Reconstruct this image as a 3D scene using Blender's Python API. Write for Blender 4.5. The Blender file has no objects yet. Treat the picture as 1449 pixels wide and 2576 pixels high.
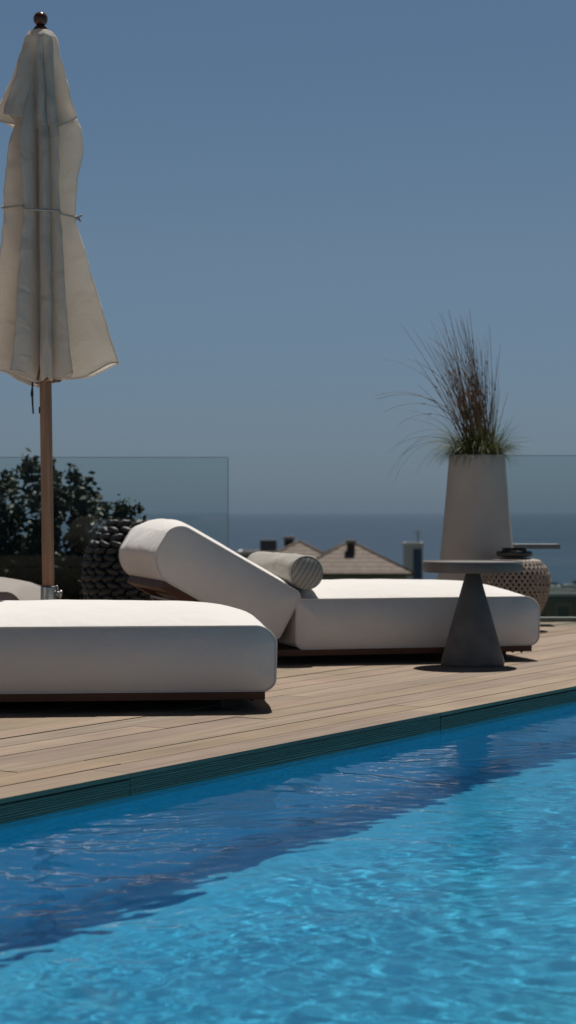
import bpy, bmesh, math, random
from mathutils import Vector, Matrix, noise as mnoise
R = math.radians
PI = math.pi
S = bpy.context.scene
C = S.collection

# ------------------------------------------------------------------ camera
F = 4900.0            # focal length in working pixels (frame 1449 x 2576)
HOR = 1285.0          # horizon row
HC = 0.72             # camera height above the deck
cam_d = bpy.data.cameras.new('camera')
cam = bpy.data.objects.new('camera', cam_d); C.objects.link(cam)
cam.location = (0, 0, HC); cam.rotation_euler = (R(90), 0, 0)
cam_d.sensor_fit = 'HORIZONTAL'; cam_d.sensor_width = 36
cam_d.lens = 36 * F / 1449.0
cam_d.shift_y = -3.0 / 1449.0
cam_d.clip_start = 0.1; cam_d.clip_end = 400000
cam_d.dof.use_dof = True; cam_d.dof.focus_distance = 6.4; cam_d.dof.aperture_fstop = 10.0
S.camera = cam

# ------------------------------------------------------------------ sky, sun, exposure
SUN = Vector((0.055, 0.21, 0.47)).normalized()
elev = math.asin(SUN.z); az = math.atan2(SUN.x, SUN.y)
w = bpy.data.worlds.new('World'); S.world = w; w.use_nodes = True
nt = w.node_tree
sky = nt.nodes.new('ShaderNodeTexSky'); sky.sky_type = 'NISHITA'; sky.sun_disc = False
sky.sun_elevation = elev; sky.sun_rotation = az
sky.altitude = 50; sky.air_density = 1.0; sky.dust_density = 0.35; sky.ozone_density = 1.5
# clear sea air: the physical sky, its yellow horizon band cooled down by elevation
tcw = nt.nodes.new('ShaderNodeTexCoord'); sxw = nt.nodes.new('ShaderNodeSeparateXYZ'); nt.links.new(tcw.outputs['Generated'], sxw.inputs[0])
rmp = nt.nodes.new('ShaderNodeValToRGB'); nt.links.new(sxw.outputs['Z'], rmp.inputs[0])
rmp.color_ramp.elements[0].position = 0.0; rmp.color_ramp.elements[0].color = (0.37, 0.56, 1.0, 1)
rmp.color_ramp.elements[1].position = 0.60; rmp.color_ramp.elements[1].color = (0.26, 0.27, 0.26, 1)
for pos_, col_ in ((0.035, (0.465, 0.60, 0.90, 1)), (0.13, (0.67, 0.755, 0.855, 1)), (0.255, (0.70, 0.82, 0.885, 1)), (0.32, (0.66, 0.74, 0.78, 1))):
    e_ = rmp.color_ramp.elements.new(pos_); e_.color = col_
hs = nt.nodes.new('ShaderNodeVectorMath'); hs.operation = 'MULTIPLY'
bg = nt.nodes['Background']; bg.inputs['Strength'].default_value = 0.05
nt.links.new(sky.outputs[0], hs.inputs[0]); nt.links.new(rmp.outputs[0], hs.inputs[1]); nt.links.new(hs.outputs[0], bg.inputs['Color'])
sl = bpy.data.lights.new('sun', 'SUN'); sl.energy = 5.0; sl.angle = R(0.5); sl.color = (1.0, 0.955, 0.89)
so = bpy.data.objects.new('sun', sl); C.objects.link(so)
so.rotation_euler = SUN.to_track_quat('Z', 'Y').to_euler()
S.view_settings.view_transform = 'Standard'; S.view_settings.look = 'None'
S.view_settings.gamma = 1.0; S.view_settings.exposure = -0.10
try:
    S.view_settings.use_curve_mapping = False
    S.cycles.use_denoising = True
    S.cycles.max_bounces = 10; S.cycles.transparent_max_bounces = 16; S.cycles.transmission_bounces = 8
    S.cycles.caustics_refractive = True; S.cycles.caustics_reflective = False
    S.cycles.sample_clamp_indirect = 6.0
except Exception as e:
    print(e)

def P(px, py, D):
    """point seen at working pixel (px, py) at distance D in front of the camera"""
    return Vector(((px - 724.5) / F * D, D, HC - (py - HOR) / F * D))

# ------------------------------------------------------------------ object helpers
def tag(o, label=None, cat=None, group=None, kind=None):
    if label: o['label'] = label
    if cat: o['category'] = cat
    if group: o['group'] = group
    if kind: o['kind'] = kind
    return o

def thing(name, label, cat, loc=(0, 0, 0), rz=0.0, group=None):
    o = bpy.data.objects.new(name, None); C.objects.link(o)
    o.empty_display_size = 0.2
    o.location = loc; o.rotation_euler = (0, 0, rz)
    return tag(o, label, cat, group)

def obj(name, bm, m, parent=None, smooth=True, mat_list=None, recalc=True):
    if recalc: bmesh.ops.recalc_face_normals(bm, faces=bm.faces)
    me = bpy.data.meshes.new(name); bm.to_mesh(me); bm.free()
    if smooth:
        me.polygons.foreach_set('use_smooth', [True] * len(me.polygons))
    me.materials.append(m)
    o = bpy.data.objects.new(name, me); C.objects.link(o)
    if parent: o.parent = parent
    return o

def copy_tree(o, parent=None):
    c = o.copy(); C.objects.link(c)
    if parent: c.parent = parent
    for ch in list(o.children): copy_tree(ch, c)
    return c

def add_box(bm, a, b, mtx=None, bevel=0.0, seg=2):
    r = bmesh.ops.create_cube(bm, size=1.0)
    vs = r['verts']
    a = Vector(a); b = Vector(b); c = (a + b) / 2; s = b - a
    for v in vs:
        v.co = Vector((v.co.x * s.x, v.co.y * s.y, v.co.z * s.z)) + c
    if bevel > 0:
        es = list({e for v in vs for e in v.link_edges})
        rb = bmesh.ops.bevel(bm, geom=es, offset=bevel, segments=seg, affect='EDGES', profile=0.5)
        vs = list({v for f in rb['faces'] for v in f.verts} | {v for v in vs if v.is_valid})
    if mtx is not None:
        for v in vs: v.co = mtx @ v.co
    return vs

def add_tube(bm, pts, r, seg=8, caps=True, closed=False):
    """tube along pts; r a number or one radius per point"""
    n = len(pts); pts = [Vector(p) for p in pts]
    rr = r if isinstance(r, (list, tuple)) else [r] * n
    rings = []; up = None
    for i in range(n):
        if closed: d = pts[(i + 1) % n] - pts[i - 1]
        else: d = pts[min(i + 1, n - 1)] - pts[max(i - 1, 0)]
        if d.length < 1e-9: d = Vector((0, 0, 1))
        d.normalize()
        if up is None:
            up = Vector((0, 0, 1)) if abs(d.z) < 0.9 else Vector((1, 0, 0))
        s = d.cross(up)
        if s.length < 1e-6: s = d.cross(Vector((1, 0, 0)))
        s.normalize(); up = s.cross(d).normalized()
        rings.append([bm.verts.new(pts[i] + (s * math.cos(t) + up * math.sin(t)) * rr[i])
                      for t in [2 * PI * k / seg for k in range(seg)]])
    m = n if closed else n - 1
    for i in range(m):
        a = rings[i]; b = rings[(i + 1) % n]
        for k in range(seg):
            bm.faces.new((a[k], a[(k + 1) % seg], b[(k + 1) % seg], b[k]))
    if caps and not closed:
        bm.faces.new(rings[0][::-1]); bm.faces.new(rings[-1])
    return rings

def add_lathe(bm, prof, seg=48, c=(0, 0)):
    """prof list of (r, z); r=0 closes"""
    rings = []
    for r, z in prof:
        if r <= 1e-6: rings.append([bm.verts.new((c[0], c[1], z))])
        else: rings.append([bm.verts.new((c[0] + r * math.cos(2 * PI * k / seg), c[1] + r * math.sin(2 * PI * k / seg), z)) for k in range(seg)])
    for a, b in zip(rings, rings[1:]):
        for k in range(seg):
            k2 = (k + 1) % seg
            if len(a) == 1 and len(b) == 1: continue
            if len(a) == 1: bm.faces.new((a[0], b[k], b[k2]))
            elif len(b) == 1: bm.faces.new((a[k], a[k2], b[0]))
            else: bm.faces.new((a[k], a[k2], b[k2], b[k]))

# ------------------------------------------------------------------ materials
def mat(name, col, rough=0.7, var=0.0, vscale=8.0, bump=0.0, bscale=60.0, bdist=0.002, metal=0.0, spec=0.5,
        stretch=(1, 1, 1), attr=None, sheen=0.0):
    m = bpy.data.materials.new(name); m.use_nodes = True
    t = m.node_tree; b = t.nodes['Principled BSDF']
    b.inputs['Roughness'].default_value = rough; b.inputs['Metallic'].default_value = metal
    b.inputs['Specular IOR Level'].default_value = spec
    if sheen: b.inputs['Sheen Weight'].default_value = sheen
    tc = t.nodes.new('ShaderNodeTexCoord'); mp = t.nodes.new('ShaderNodeMapping')
    mp.inputs['Scale'].default_value = stretch
    t.links.new(tc.outputs['Object'], mp.inputs['Vector'])
    if var > 0:
        n = t.nodes.new('ShaderNodeTexNoise'); n.inputs['Scale'].default_value = vscale; n.inputs['Detail'].default_value = 6
        t.links.new(mp.outputs[0], n.inputs['Vector'])
        mr = t.nodes.new('ShaderNodeMapRange')
        mr.inputs[1].default_value = 0.3; mr.inputs[2].default_value = 0.7
        mr.inputs[3].default_value = 1 - var; mr.inputs[4].default_value = 1 + var
        t.links.new(n.outputs[0], mr.inputs[0])
        vm = t.nodes.new('ShaderNodeVectorMath'); vm.operation = 'SCALE'
        vm.inputs[0].default_value = col[:3]
        t.links.new(mr.outputs[0], vm.inputs['Scale'])
        src = vm.outputs[0]
        if attr:
            at = t.nodes.new('ShaderNodeAttribute'); at.attribute_name = attr
            vm2 = t.nodes.new('ShaderNodeVectorMath'); vm2.operation = 'MULTIPLY'
            t.links.new(src, vm2.inputs[0]); t.links.new(at.outputs['Color'], vm2.inputs[1]); src = vm2.outputs[0]
        t.links.new(src, b.inputs['Base Color'])
    else:
        b.inputs['Base Color'].default_value = (*col[:3], 1)
    if bump > 0:
        n2 = t.nodes.new('ShaderNodeTexNoise'); n2.inputs['Scale'].default_value = bscale; n2.inputs['Detail'].default_value = 4
        t.links.new(mp.outputs[0], n2.inputs['Vector'])
        bp = t.nodes.new('ShaderNodeBump'); bp.inputs['Strength'].default_value = bump; bp.inputs['Distance'].default_value = bdist
        t.links.new(n2.outputs[0], bp.inputs['Height']); t.links.new(bp.outputs[0], b.inputs['Normal'])
    return m

def fabric_mat(name, col, translucent=0.0, weave=900.0, var=0.03, wr=0.6, wd=0.012):
    """woven cloth: fine weave + soft wrinkles"""
    m = bpy.data.materials.new(name); m.use_nodes = True
    t = m.node_tree; b = t.nodes['Principled BSDF']; out = t.nodes['Material Output']
    b.inputs['Roughness'].default_value = 0.9; b.inputs['Specular IOR Level'].default_value = 0.2
    b.inputs['Sheen Weight'].default_value = 0.15
    tc = t.nodes.new('ShaderNodeTexCoord')
    n0 = t.nodes.new('ShaderNodeTexNoise'); n0.inputs['Scale'].default_value = 260; n0.inputs['Detail'].default_value = 3
    n1 = t.nodes.new('ShaderNodeTexNoise'); n1.inputs['Scale'].default_value = 9; n1.inputs['Detail'].default_value = 5; n1.inputs['Distortion'].default_value = 0.6
    n2 = t.nodes.new('ShaderNodeTexNoise'); n2.inputs['Scale'].default_value = 5; n2.inputs['Detail'].default_value = 3
    for n in (n0, n1, n2): t.links.new(tc.outputs['Object'], n.inputs['Vector'])
    add = t.nodes.new('ShaderNodeMath'); add.operation = 'MULTIPLY_ADD'; add.inputs[1].default_value = 0.06
    t.links.new(n0.outputs[0], add.inputs[0]); t.links.new(n1.outputs[0], add.inputs[2])
    bp = t.nodes.new('ShaderNodeBump'); bp.inputs['Strength'].default_value = wr; bp.inputs['Distance'].default_value = wd
    t.links.new(add.outputs[0], bp.inputs['Height']); t.links.new(bp.outputs[0], b.inputs['Normal'])
    mr = t.nodes.new('ShaderNodeMapRange'); mr.inputs[1].default_value = 0.3; mr.inputs[2].default_value = 0.7
    mr.inputs[3].default_value = 1 - var; mr.inputs[4].default_value = 1 + var
    mixn = t.nodes.new('ShaderNodeMath'); mixn.operation = 'ADD'
    hf = t.nodes.new('ShaderNodeMath'); hf.operation = 'MULTIPLY'; hf.inputs[1].default_value = 0.5
    hf2 = t.nodes.new('ShaderNodeMath'); hf2.operation = 'MULTIPLY'; hf2.inputs[1].default_value = 0.5
    t.links.new(n2.outputs[0], hf.inputs[0]); t.links.new(n0.outputs[0], hf2.inputs[0])
    t.links.new(hf.outputs[0], mixn.inputs[0]); t.links.new(hf2.outputs[0], mixn.inputs[1])
    t.links.new(mixn.outputs[0], mr.inputs[0])
    vm = t.nodes.new('ShaderNodeVectorMath'); vm.operation = 'SCALE'; vm.inputs[0].default_value = col
    t.links.new(mr.outputs[0], vm.inputs['Scale']); t.links.new(vm.outputs[0], b.inputs['Base Color'])
    if translucent > 0:
        tr = t.nodes.new('ShaderNodeBsdfTranslucent'); tr.inputs['Color'].default_value = (col[0], col[1] * 0.97, col[2] * 0.91, 1)
        mx = t.nodes.new('ShaderNodeMixShader'); mx.inputs[0].default_value = translucent
        t.links.new(b.outputs[0], mx.inputs[1]); t.links.new(tr.outputs[0], mx.inputs[2]); t.links.new(mx.outputs[0], out.inputs['Surface'])
    return m

def wood_mat(name, col, axis=0, var=0.25, rough=0.65, attr=None, bump=0.3, gscale=1.0):
    """grain stretched along one object axis"""
    st = [22 * gscale, 22 * gscale, 22 * gscale]; st[axis] = 0.9 * gscale
    m = bpy.data.materials.new(name); m.use_nodes = True
    t = m.node_tree; b = t.nodes['Principled BSDF']
    b.inputs['Roughness'].default_value = rough; b.inputs['Specular IOR Level'].default_value = 0.3
    tc = t.nodes.new('ShaderNodeTexCoord'); mp = t.nodes.new('ShaderNodeMapping'); mp.inputs['Scale'].default_value = st
    t.links.new(tc.outputs['Object'], mp.inputs['Vector'])
    n = t.nodes.new('ShaderNodeTexNoise'); n.inputs['Scale'].default_value = 1.6; n.inputs['Detail'].default_value = 8; n.inputs['Roughness'].default_value = 0.65
    n.inputs['Distortion'].default_value = 0.4
    t.links.new(mp.outputs[0], n.inputs['Vector'])
    nb = t.nodes.new('ShaderNodeTexNoise'); nb.inputs['Scale'].default_value = 2.2; nb.inputs['Detail'].default_value = 5
    t.links.new(tc.outputs['Object'], nb.inputs['Vector'])
    m1 = t.nodes.new('ShaderNodeMapRange'); m1.inputs[1].default_value = 0.3; m1.inputs[2].default_value = 0.7
    m1.inputs[3].default_value = 1 - var; m1.inputs[4].default_value = 1 + var
    t.links.new(n.outputs[0], m1.inputs[0])
    m2 = t.nodes.new('ShaderNodeMapRange'); m2.inputs[1].default_value = 0.3; m2.inputs[2].default_value = 0.7
    m2.inputs[3].default_value = 1 - var * 0.4; m2.inputs[4].default_value = 1 + var * 0.4
    t.links.new(nb.outputs[0], m2.inputs[0])
    mu = t.nodes.new('ShaderNodeMath'); mu.operation = 'MULTIPLY'
    t.links.new(m1.outputs[0], mu.inputs[0]); t.links.new(m2.outputs[0], mu.inputs[1])
    vm = t.nodes.new('ShaderNodeVectorMath'); vm.operation = 'SCALE'; vm.inputs[0].default_value = col
    t.links.new(mu.outputs[0], vm.inputs['Scale']); src = vm.outputs[0]
    if attr:
        at = t.nodes.new('ShaderNodeAttribute'); at.attribute_name = attr
        vm2 = t.nodes.new('ShaderNodeVectorMath'); vm2.operation = 'MULTIPLY'
        t.links.new(src, vm2.inputs[0]); t.links.new(at.outputs['Color'], vm2.inputs[1]); src = vm2.outputs[0]
    t.links.new(src, b.inputs['Base Color'])
    bp = t.nodes.new('ShaderNodeBump'); bp.inputs['Strength'].default_value = bump; bp.inputs['Distance'].default_value = 0.003
    t.links.new(n.outputs[0], bp.inputs['Height']); t.links.new(bp.outputs[0], b.inputs['Normal'])
    return m

M_white = fabric_mat('white_fabric', (0.74, 0.71, 0.68))
M_taupe = fabric_mat('taupe_fabric', (0.33, 0.30, 0.27))
M_canopy = fabric_mat('canopy_fabric', (0.84, 0.79, 0.735), translucent=0.5, wr=0.9, wd=0.03)
M_cord = mat('cord', (0.42, 0.39, 0.35), 0.9)
M_dwood = wood_mat('dark_wood', (0.11, 0.05, 0.03), 0, 0.3)
M_pole = wood_mat('pole_wood', (0.26, 0.15, 0.095), 2, 0.35, gscale=1.6)
M_black = mat('black_paint', (0.012, 0.012, 0.013), 0.5)
M_steel = mat('brushed_steel', (0.34, 0.33, 0.31), 0.38, var=0.1, vscale=40, metal=0.9, stretch=(1, 1, 8))
M_conc = mat('grey_concrete', (0.16, 0.15, 0.14), 0.75, var=0.2, vscale=11, bump=0.5, bscale=260, bdist=0.0015)
M_planter = mat('planter_stone', (0.50, 0.46, 0.42), 0.8, var=0.06, vscale=6, bump=0.3, bscale=200, bdist=0.002)

# ------------------------------------------------------------------ deck and pool (local x along the pool edge, local y inland)
ang = math.atan2(3.134, 1.9025)
DECK = Matrix.Translation((-0.7195, 4.866, 0)) @ Matrix.Rotation(ang, 4, 'Z')
ZW = -0.061
rnd = random.Random(7)

def place(o):
    o.matrix_world = DECK; return o

def build_deck():
    bm = bmesh.new(); cl = bm.loops.layers.color.new('tint')
    pitch = 0.138
    inv = DECK.inverted()
    for row in range(104):
        y0 = row * pitch + 0.0018; y1 = (row + 1) * pitch - 0.003
        gap = rnd.choice([0, 0, 0, 0.0015, 0.004])
        off = 0.556 if row == 0 else rnd.uniform(0, 1.884)
        k = -5; 
        for k in range(-4, 10):
            x0 = off + k * 1.884 + 0.001; x1 = x0 + 1.884 - 0.002
            if x0 > 14: continue
            c = DECK @ Vector(((x0 + x1) / 2, y0, 0))
            if c.y > 14.5 or c.x < -9 or c.y < -1: continue
            dz = rnd.uniform(-0.0012, 0.0012) if row else 0
            skew = rnd.uniform(-0.0015, 0.0015) if row else 0
            nseg = 1
            th = 0.013 if row == 0 else 0.02
            vs = [bm.verts.new((x, y, z)) for x, y, z in (
                (x0, y0, -th), (x1, y0 + skew, -th), (x1, y1 - gap, -th), (x0, y1 - gap, -th),
                (x0, y0, dz), (x1, y0 + skew, dz), (x1, y1 - gap, dz), (x0, y1 - gap, dz))]
            g = rnd.uniform(0.91, 1.08); tt = (g * rnd.uniform(0.98, 1.02), g, g * rnd.uniform(0.96, 1.02), 1)
            for f in ((0, 3, 2, 1), (4, 5, 6, 7), (0, 1, 5, 4), (1, 2, 6, 5), (2, 3, 7, 6), (3, 0, 4, 7)):
                fc = bm.faces.new([vs[i] for i in f])
                for l in fc.loops: l[cl] = tt
    pl = inv @ Vector((0, 12.62, 0)); nrm = inv.to_3x3() @ Vector((0, 1, 0))
    bmesh.ops.bisect_plane(bm, geom=bm.verts[:] + bm.edges[:] + bm.faces[:], plane_co=pl, plane_no=nrm, clear_outer=True)
    m = wood_mat('deck_boards', (0.28, 0.210, 0.155), 0, 0.26, attr='tint', bump=0.6, rough=0.8)
    o = place(obj('deck', bm, m, smooth=False, recalc=False)); tag(o, kind='structure')
    # joists and slab under the boards (seen as dark lines in the gaps)
    bm = bmesh.new()
    vs = [Vector(p) for p in ((-8, 0.03, 0), (14, 0.03, 0), (14, 14.4, 0), (-8, 14.4, 0))]
    a = [bm.verts.new((v.x, v.y, -0.03)) for v in vs]; b = [bm.verts.new((v.x, v.y, -1.55)) for v in vs]
    bm.faces.new(a); bm.faces.new(b[::-1])
    for i in range(4): bm.faces.new((a[i], b[i], b[(i + 1) % 4], a[(i + 1) % 4]))
    pl = inv @ Vector((0, 12.60, 0))
    bmesh.ops.bisect_plane(bm, geom=bm.verts[:] + bm.edges[:] + bm.faces[:], plane_co=pl, plane_no=nrm, clear_outer=True)
    o = place(obj('deck_substructure', bm, mat('dark_slab', (0.03, 0.028, 0.025), 0.9), smooth=False)); tag(o, kind='structure')
build_deck()

def build_fascia():
    bm = bmesh.new()
    for k in range(-4, 8):
        x0 = 0.556 + k * 1.884 + 0.003; x1 = x0 + 1.884 - 0.006
        if x0 > 13: continue
        d = rnd.uniform(0.0, 0.003)
        add_box(bm, (x0, 0.001 + d, -0.078), (x1, 0.02, -0.0155 - (0.0018 if k % 2 else 0.0)))
    m = bpy.data.materials.new('fascia_boards'); m.use_nodes = True
    t = m.node_tree; b = t.nodes['Principled BSDF']; b.inputs['Roughness'].default_value = 0.6; b.inputs['Specular IOR Level'].default_value = 0.2
    tc = t.nodes.new('ShaderNodeTexCoord'); mp = t.nodes.new('ShaderNodeMapping'); mp.inputs['Scale'].default_value = (1.2, 1, 46)
    t.links.new(tc.outputs['Object'], mp.inputs['Vector'])
    wv = t.nodes.new('ShaderNodeTexWave'); wv.bands_direction = 'Z'; wv.inputs['Scale'].default_value = 1.1; wv.inputs['Distortion'].default_value = 9
    wv.inputs['Detail'].default_value = 3; wv.inputs['Detail Scale'].default_value = 0.6
    t.links.new(mp.outputs[0], wv.inputs['Vector'])
    cr = t.nodes.new('ShaderNodeValToRGB'); cr.color_ramp.elements[0].position = 0.1; cr.color_ramp.elements[0].color = (0.13, 0.108, 0.085, 1)
    cr.color_ramp.elements[1].position = 0.6; cr.color_ramp.elements[1].color = (0.31, 0.26, 0.20, 1)
    t.links.new(wv.outputs['Fac'], cr.inputs[0]); t.links.new(cr.outputs[0], b.inputs['Base Color'])
    bp = t.nodes.new('ShaderNodeBump'); bp.inputs['Strength'].default_value = 0.8; bp.inputs['Distance'].default_value = 0.004
    t.links.new(wv.outputs['Fac'], bp.inputs['Height']); t.links.new(bp.outputs[0], b.inputs['Normal'])
    tag(place(obj('pool_edge_boards', bm, m, smooth=False)), kind='structure')
build_fascia()

POOL = (-6.0, 12.0, -6.2, 0.006, -1.27)   # x0, x1, y0, y1, floor z
def build_pool():
    x0, x1, y0, y1, zf = POOL
    bm = bmesh.new()
    t = 0.2; zt = -0.03
    inn = [(x0, y0), (x1, y0), (x1, y1), (x0, y1)]
    a = [bm.verts.new((x, y, zf)) for x, y in inn]; b = [bm.verts.new((x, y, zt)) for x, y in inn]
    bm.faces.new(a)
    for i in range(4): bm.faces.new((a[i], a[(i + 1) % 4], b[(i + 1) % 4], b[i]))
    m = bpy.data.materials.new('pool_mosaic'); m.use_nodes = True
    t_ = m.node_tree; bs = t_.nodes['Principled BSDF']; bs.inputs['Roughness'].default_value = 0.5; bs.inputs['Specular IOR Level'].default_value = 0.1
    tc = t_.nodes.new('ShaderNodeTexCoord')
    n = t_.nodes.new('ShaderNodeTexNoise'); n.inputs['Scale'].default_value = 1.1; n.inputs['Detail'].default_value = 4
    t_.links.new(tc.outputs['Object'], n.inputs['Vector'])
    cr = t_.nodes.new('ShaderNodeValToRGB')
    cr.color_ramp.elements[0].position = 0.3; cr.color_ramp.elements[0].color = (0.07, 0.62, 0.96, 1)
    cr.color_ramp.elements[1].position = 0.7; cr.color_ramp.elements[1].color = (0.12, 0.70, 0.97, 1)
    t_.links.new(n.outputs[0], cr.inputs[0])
    vo = t_.nodes.new('ShaderNodeTexNoise'); vo.inputs['Scale'].default_value = 16; vo.inputs['Detail'].default_value = 5; vo.inputs['Roughness'].default_value = 0.7
    t_.links.new(tc.outputs['Object'], vo.inputs['Vector'])
    mr_ = t_.nodes.new('ShaderNodeMapRange'); mr_.inputs[1].default_value = 0.32; mr_.inputs[2].default_value = 0.68; mr_.inputs[3].default_value = 0.86; mr_.inputs[4].default_value = 1.08
    t_.links.new(vo.outputs[0], mr_.inputs[0])
    vs_ = t_.nodes.new('ShaderNodeVectorMath'); vs_.operation = 'SCALE'; t_.links.new(cr.outputs[0], vs_.inputs[0]); t_.links.new(mr_.outputs[0], vs_.inputs['Scale'])
    t_.links.new(vs_.outputs[0], bs.inputs['Base Color'])
    o = place(obj('pool_basin', bm, m, smooth=False, recalc=False)); tag(o, kind='structure')
    o.cycles.is_caustics_receiver = True
    # water: fine grid where the camera looks, real ripples
    import numpy as np
    nx, ny = 800, 460
    gx = np.linspace(0, 1, nx); gy = np.linspace(0, 1, ny)
    # dense near the viewed part x in [-2.5, 6], y in [-3.6, 0]
    xs = np.interp(gx, [0, .05, .95, 1], [x0, -1.8, 4.4, x1]); ys = np.interp(gy, [0, .1, 1], [y0, -2.5, 0.005])
    X, Y = np.meshgrid(xs, ys, indexing='xy')
    rg = np.random.RandomState(3)
    Z = np.zeros_like(X)
    # warp
    wx = 0.12 * np.sin(X * 2.1 + Y * 1.3) + 0.09 * np.sin(X * 3.7 - Y * 2.9 + 1)
    wy = 0.10 * np.sin(X * 1.7 - Y * 2.3 + 2) + 0.08 * np.sin(X * 4.1 + Y * 3.3)
    # amplitude calm close to the wall, stronger out in the pool
    calm = np.clip((-Y - 0.10) / 0.55, 0.0, 1)
    patch = 0.75 + 0.35 * np.sin(X * 1.3 + 0.7) * np.sin(Y * 1.9 + X * .5)
    for lam, amp, cnt in WAVES:
        for _ in range(cnt):
            th = rg.normal(R(35), R(38)); k = 2 * PI / (lam * rg.uniform(0.75, 1.3)); ph = rg.uniform(0, 2 * PI)
            Z += amp / math.sqrt(cnt) * np.sin(k * (np.cos(th) * (X + wx) + np.sin(th) * (Y + wy)) + ph)
    amp_y = np.interp(-Y, [0, 0.5, 0.95, 1.5, 6], [1.45, 1.45, 1.2, 0.68, 0.6])
    Z = Z * (0.08 + 0.92 * calm) * amp_y * patch + ZW
    co = np.stack([X, Y, Z], -1).reshape(-1, 3)
    idx = np.arange(nx * ny).reshape(ny, nx)
    fs = np.stack([idx[:-1, :-1], idx[:-1, 1:], idx[1:, 1:], idx[1:, :-1]], -1).reshape(-1, 4)
    me = bpy.data.meshes.new('pool_water')
    me.vertices.add(len(co)); me.vertices.foreach_set('co', co.ravel())
    me.loops.add(fs.size); me.loops.foreach_set('vertex_index', fs.ravel())
    me.polygons.add(len(fs)); me.polygons.foreach_set('loop_start', np.arange(0, fs.size, 4)); me.polygons.foreach_set('loop_total', np.full(len(fs), 4))
    me.update(calc_edges=True); me.polygons.foreach_set('use_smooth', [True] * len(fs))
    m = bpy.data.materials.new('water'); m.use_nodes = True
    t_ = m.node_tree; bs = t_.nodes['Principled BSDF']
    bs.inputs['Base Color'].default_value = (0.80, 0.97, 1.0, 1); bs.inputs['Roughness'].default_value = 0.0
    bs.inputs['Transmission Weight'].default_value = 1.0; bs.inputs['IOR'].default_value = 1.333; bs.inputs['Specular Tint'].default_value = (0.32, 0.60, 0.85, 1)
    # part of the light goes straight through, so that the sun reaches the floor
    out_ = t_.nodes['Material Output']; tr = t_.nodes.new('ShaderNodeBsdfTransparent'); tr.inputs[0].default_value = (0.72, 0.92, 1.0, 1)
    mx = t_.nodes.new('ShaderNodeMixShader'); mx.inputs[0].default_value = 0.27
    t_.links.new(bs.outputs[0], mx.inputs[1]); t_.links.new(tr.outputs[0], mx.inputs[2]); t_.links.new(mx.outputs[0], out_.inputs['Surface'])
    tc = t_.nodes.new('ShaderNodeTexCoord'); n1 = t_.nodes.new('ShaderNodeTexNoise'); n1.inputs['Scale'].default_value = 13; n1.inputs['Detail'].default_value = 4; n1.inputs['Roughness'].default_value = 0.6; n1.inputs['Distortion'].default_value = 0.5
    t_.links.new(tc.outputs['Object'], n1.inputs['Vector'])
    bp = t_.nodes.new('ShaderNodeBump'); bp.inputs['Strength'].default_value = 0.35; bp.inputs['Distance'].default_value = 0.009
    sx_ = t_.nodes.new('ShaderNodeSeparateXYZ'); t_.links.new(tc.outputs['Object'], sx_.inputs[0])
    rm = t_.nodes.new('ShaderNodeMapRange'); rm.inputs[1].default_value = -0.12; rm.inputs[2].default_value = -0.6; rm.inputs[3].default_value = 0.02; rm.inputs[4].default_value = 0.06
    t_.links.new(sx_.outputs['Y'], rm.inputs[0]); t_.links.new(rm.outputs[0], bp.inputs['Strength'])
    t_.links.new(n1.outputs[0], bp.inputs['Height']); t_.links.new(bp.outputs[0], bs.inputs['Normal'])
    me.materials.append(m)
    o = bpy.data.objects.new('pool_water', me); C.objects.link(o); place(o); tag(o, kind='structure')
    o.cycles.is_caustics_caster = True
    # stone coping on the other sides
    bm = bmesh.new()
    add_box(bm, (x0 - 2.5, y0 - 3, -0.2), (x1 + 2.5, y0, -0.002)); add_box(bm, (x1, y0, -0.2), (x1 + 2.5, -0.002, -0.002)); add_box(bm, (x0 - 2.5, y0, -0.2), (x0, -0.002, -0.002))
    tag(place(obj('terrace', bm, mat('terrace_stone', (0.34, 0.31, 0.28), 0.8, var=0.1, vscale=5), smooth=False)), kind='structure')
WAVES = ((0.45, 0.0014, 5), (0.15, 0.00065, 9), (0.075, 0.00040, 12), (0.045, 0.00014, 20))
build_pool()
sl.cycles.is_caustics_light = True

# ------------------------------------------------------------------ sun loungers
def rr_profile(L, z0, z1, r0, r1, belly=0.0, n=10, r0b=None):
    """rounded rectangle outline in (u, z): u from 0 to L; r0 radius at the u=0 end, r1 at the u=L end"""
    pts = []
    def arc(cx, cz, r, a0, a1, k):
        for i in range(k + 1):
            a = a0 + (a1 - a0) * i / k; pts.append((cx + r * math.cos(a), cz + r * math.sin(a)))
    rb = 0.035
    nl = 40
    for i in range(nl): pts.append((r0 + (L - r0 - r1) * i / nl, z1))
    arc(L - r1, z1 - r1, r1, PI / 2, 0, n)
    m = 6
    arc(L - max(rb, r1 * .6), z0 + max(rb, r1 * .6), max(rb, r1 * .6), 0, -PI / 2, n)
    rq = r0b or r0
    for i in range(1, nl): pts.append((L - r1 + (rq - L + r1) * i / nl, z0))
    rq = r0b or max(rb, r0 * .6); arc(rq, z0 + rq, rq, -PI / 2, -PI, n)
    arc(r0, z1 - r0, r0, PI, PI / 2, n)
    # drop near duplicates
    out = []
    for p in pts:
        if not out or (Vector(p) - Vector(out[-1])).length > 1e-4: out.append(p)
    if (Vector(out[0]) - Vector(out[-1])).length < 1e-4: out.pop()
    # end belly
    res = []
    for u, z in out:
        t = (z - z0) / (z1 - z0)
        e = belly * math.sin(PI * min(max(t, 0), 1)) ** 0.8
        if u > L * 0.9: u += e * (u - L * 0.9) / (L * 0.1)
        if u < L * 0.1: u -= e * 0.6 * (L * 0.1 - u) / (L * 0.1)
        res.append((u, z))
    return res

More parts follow.
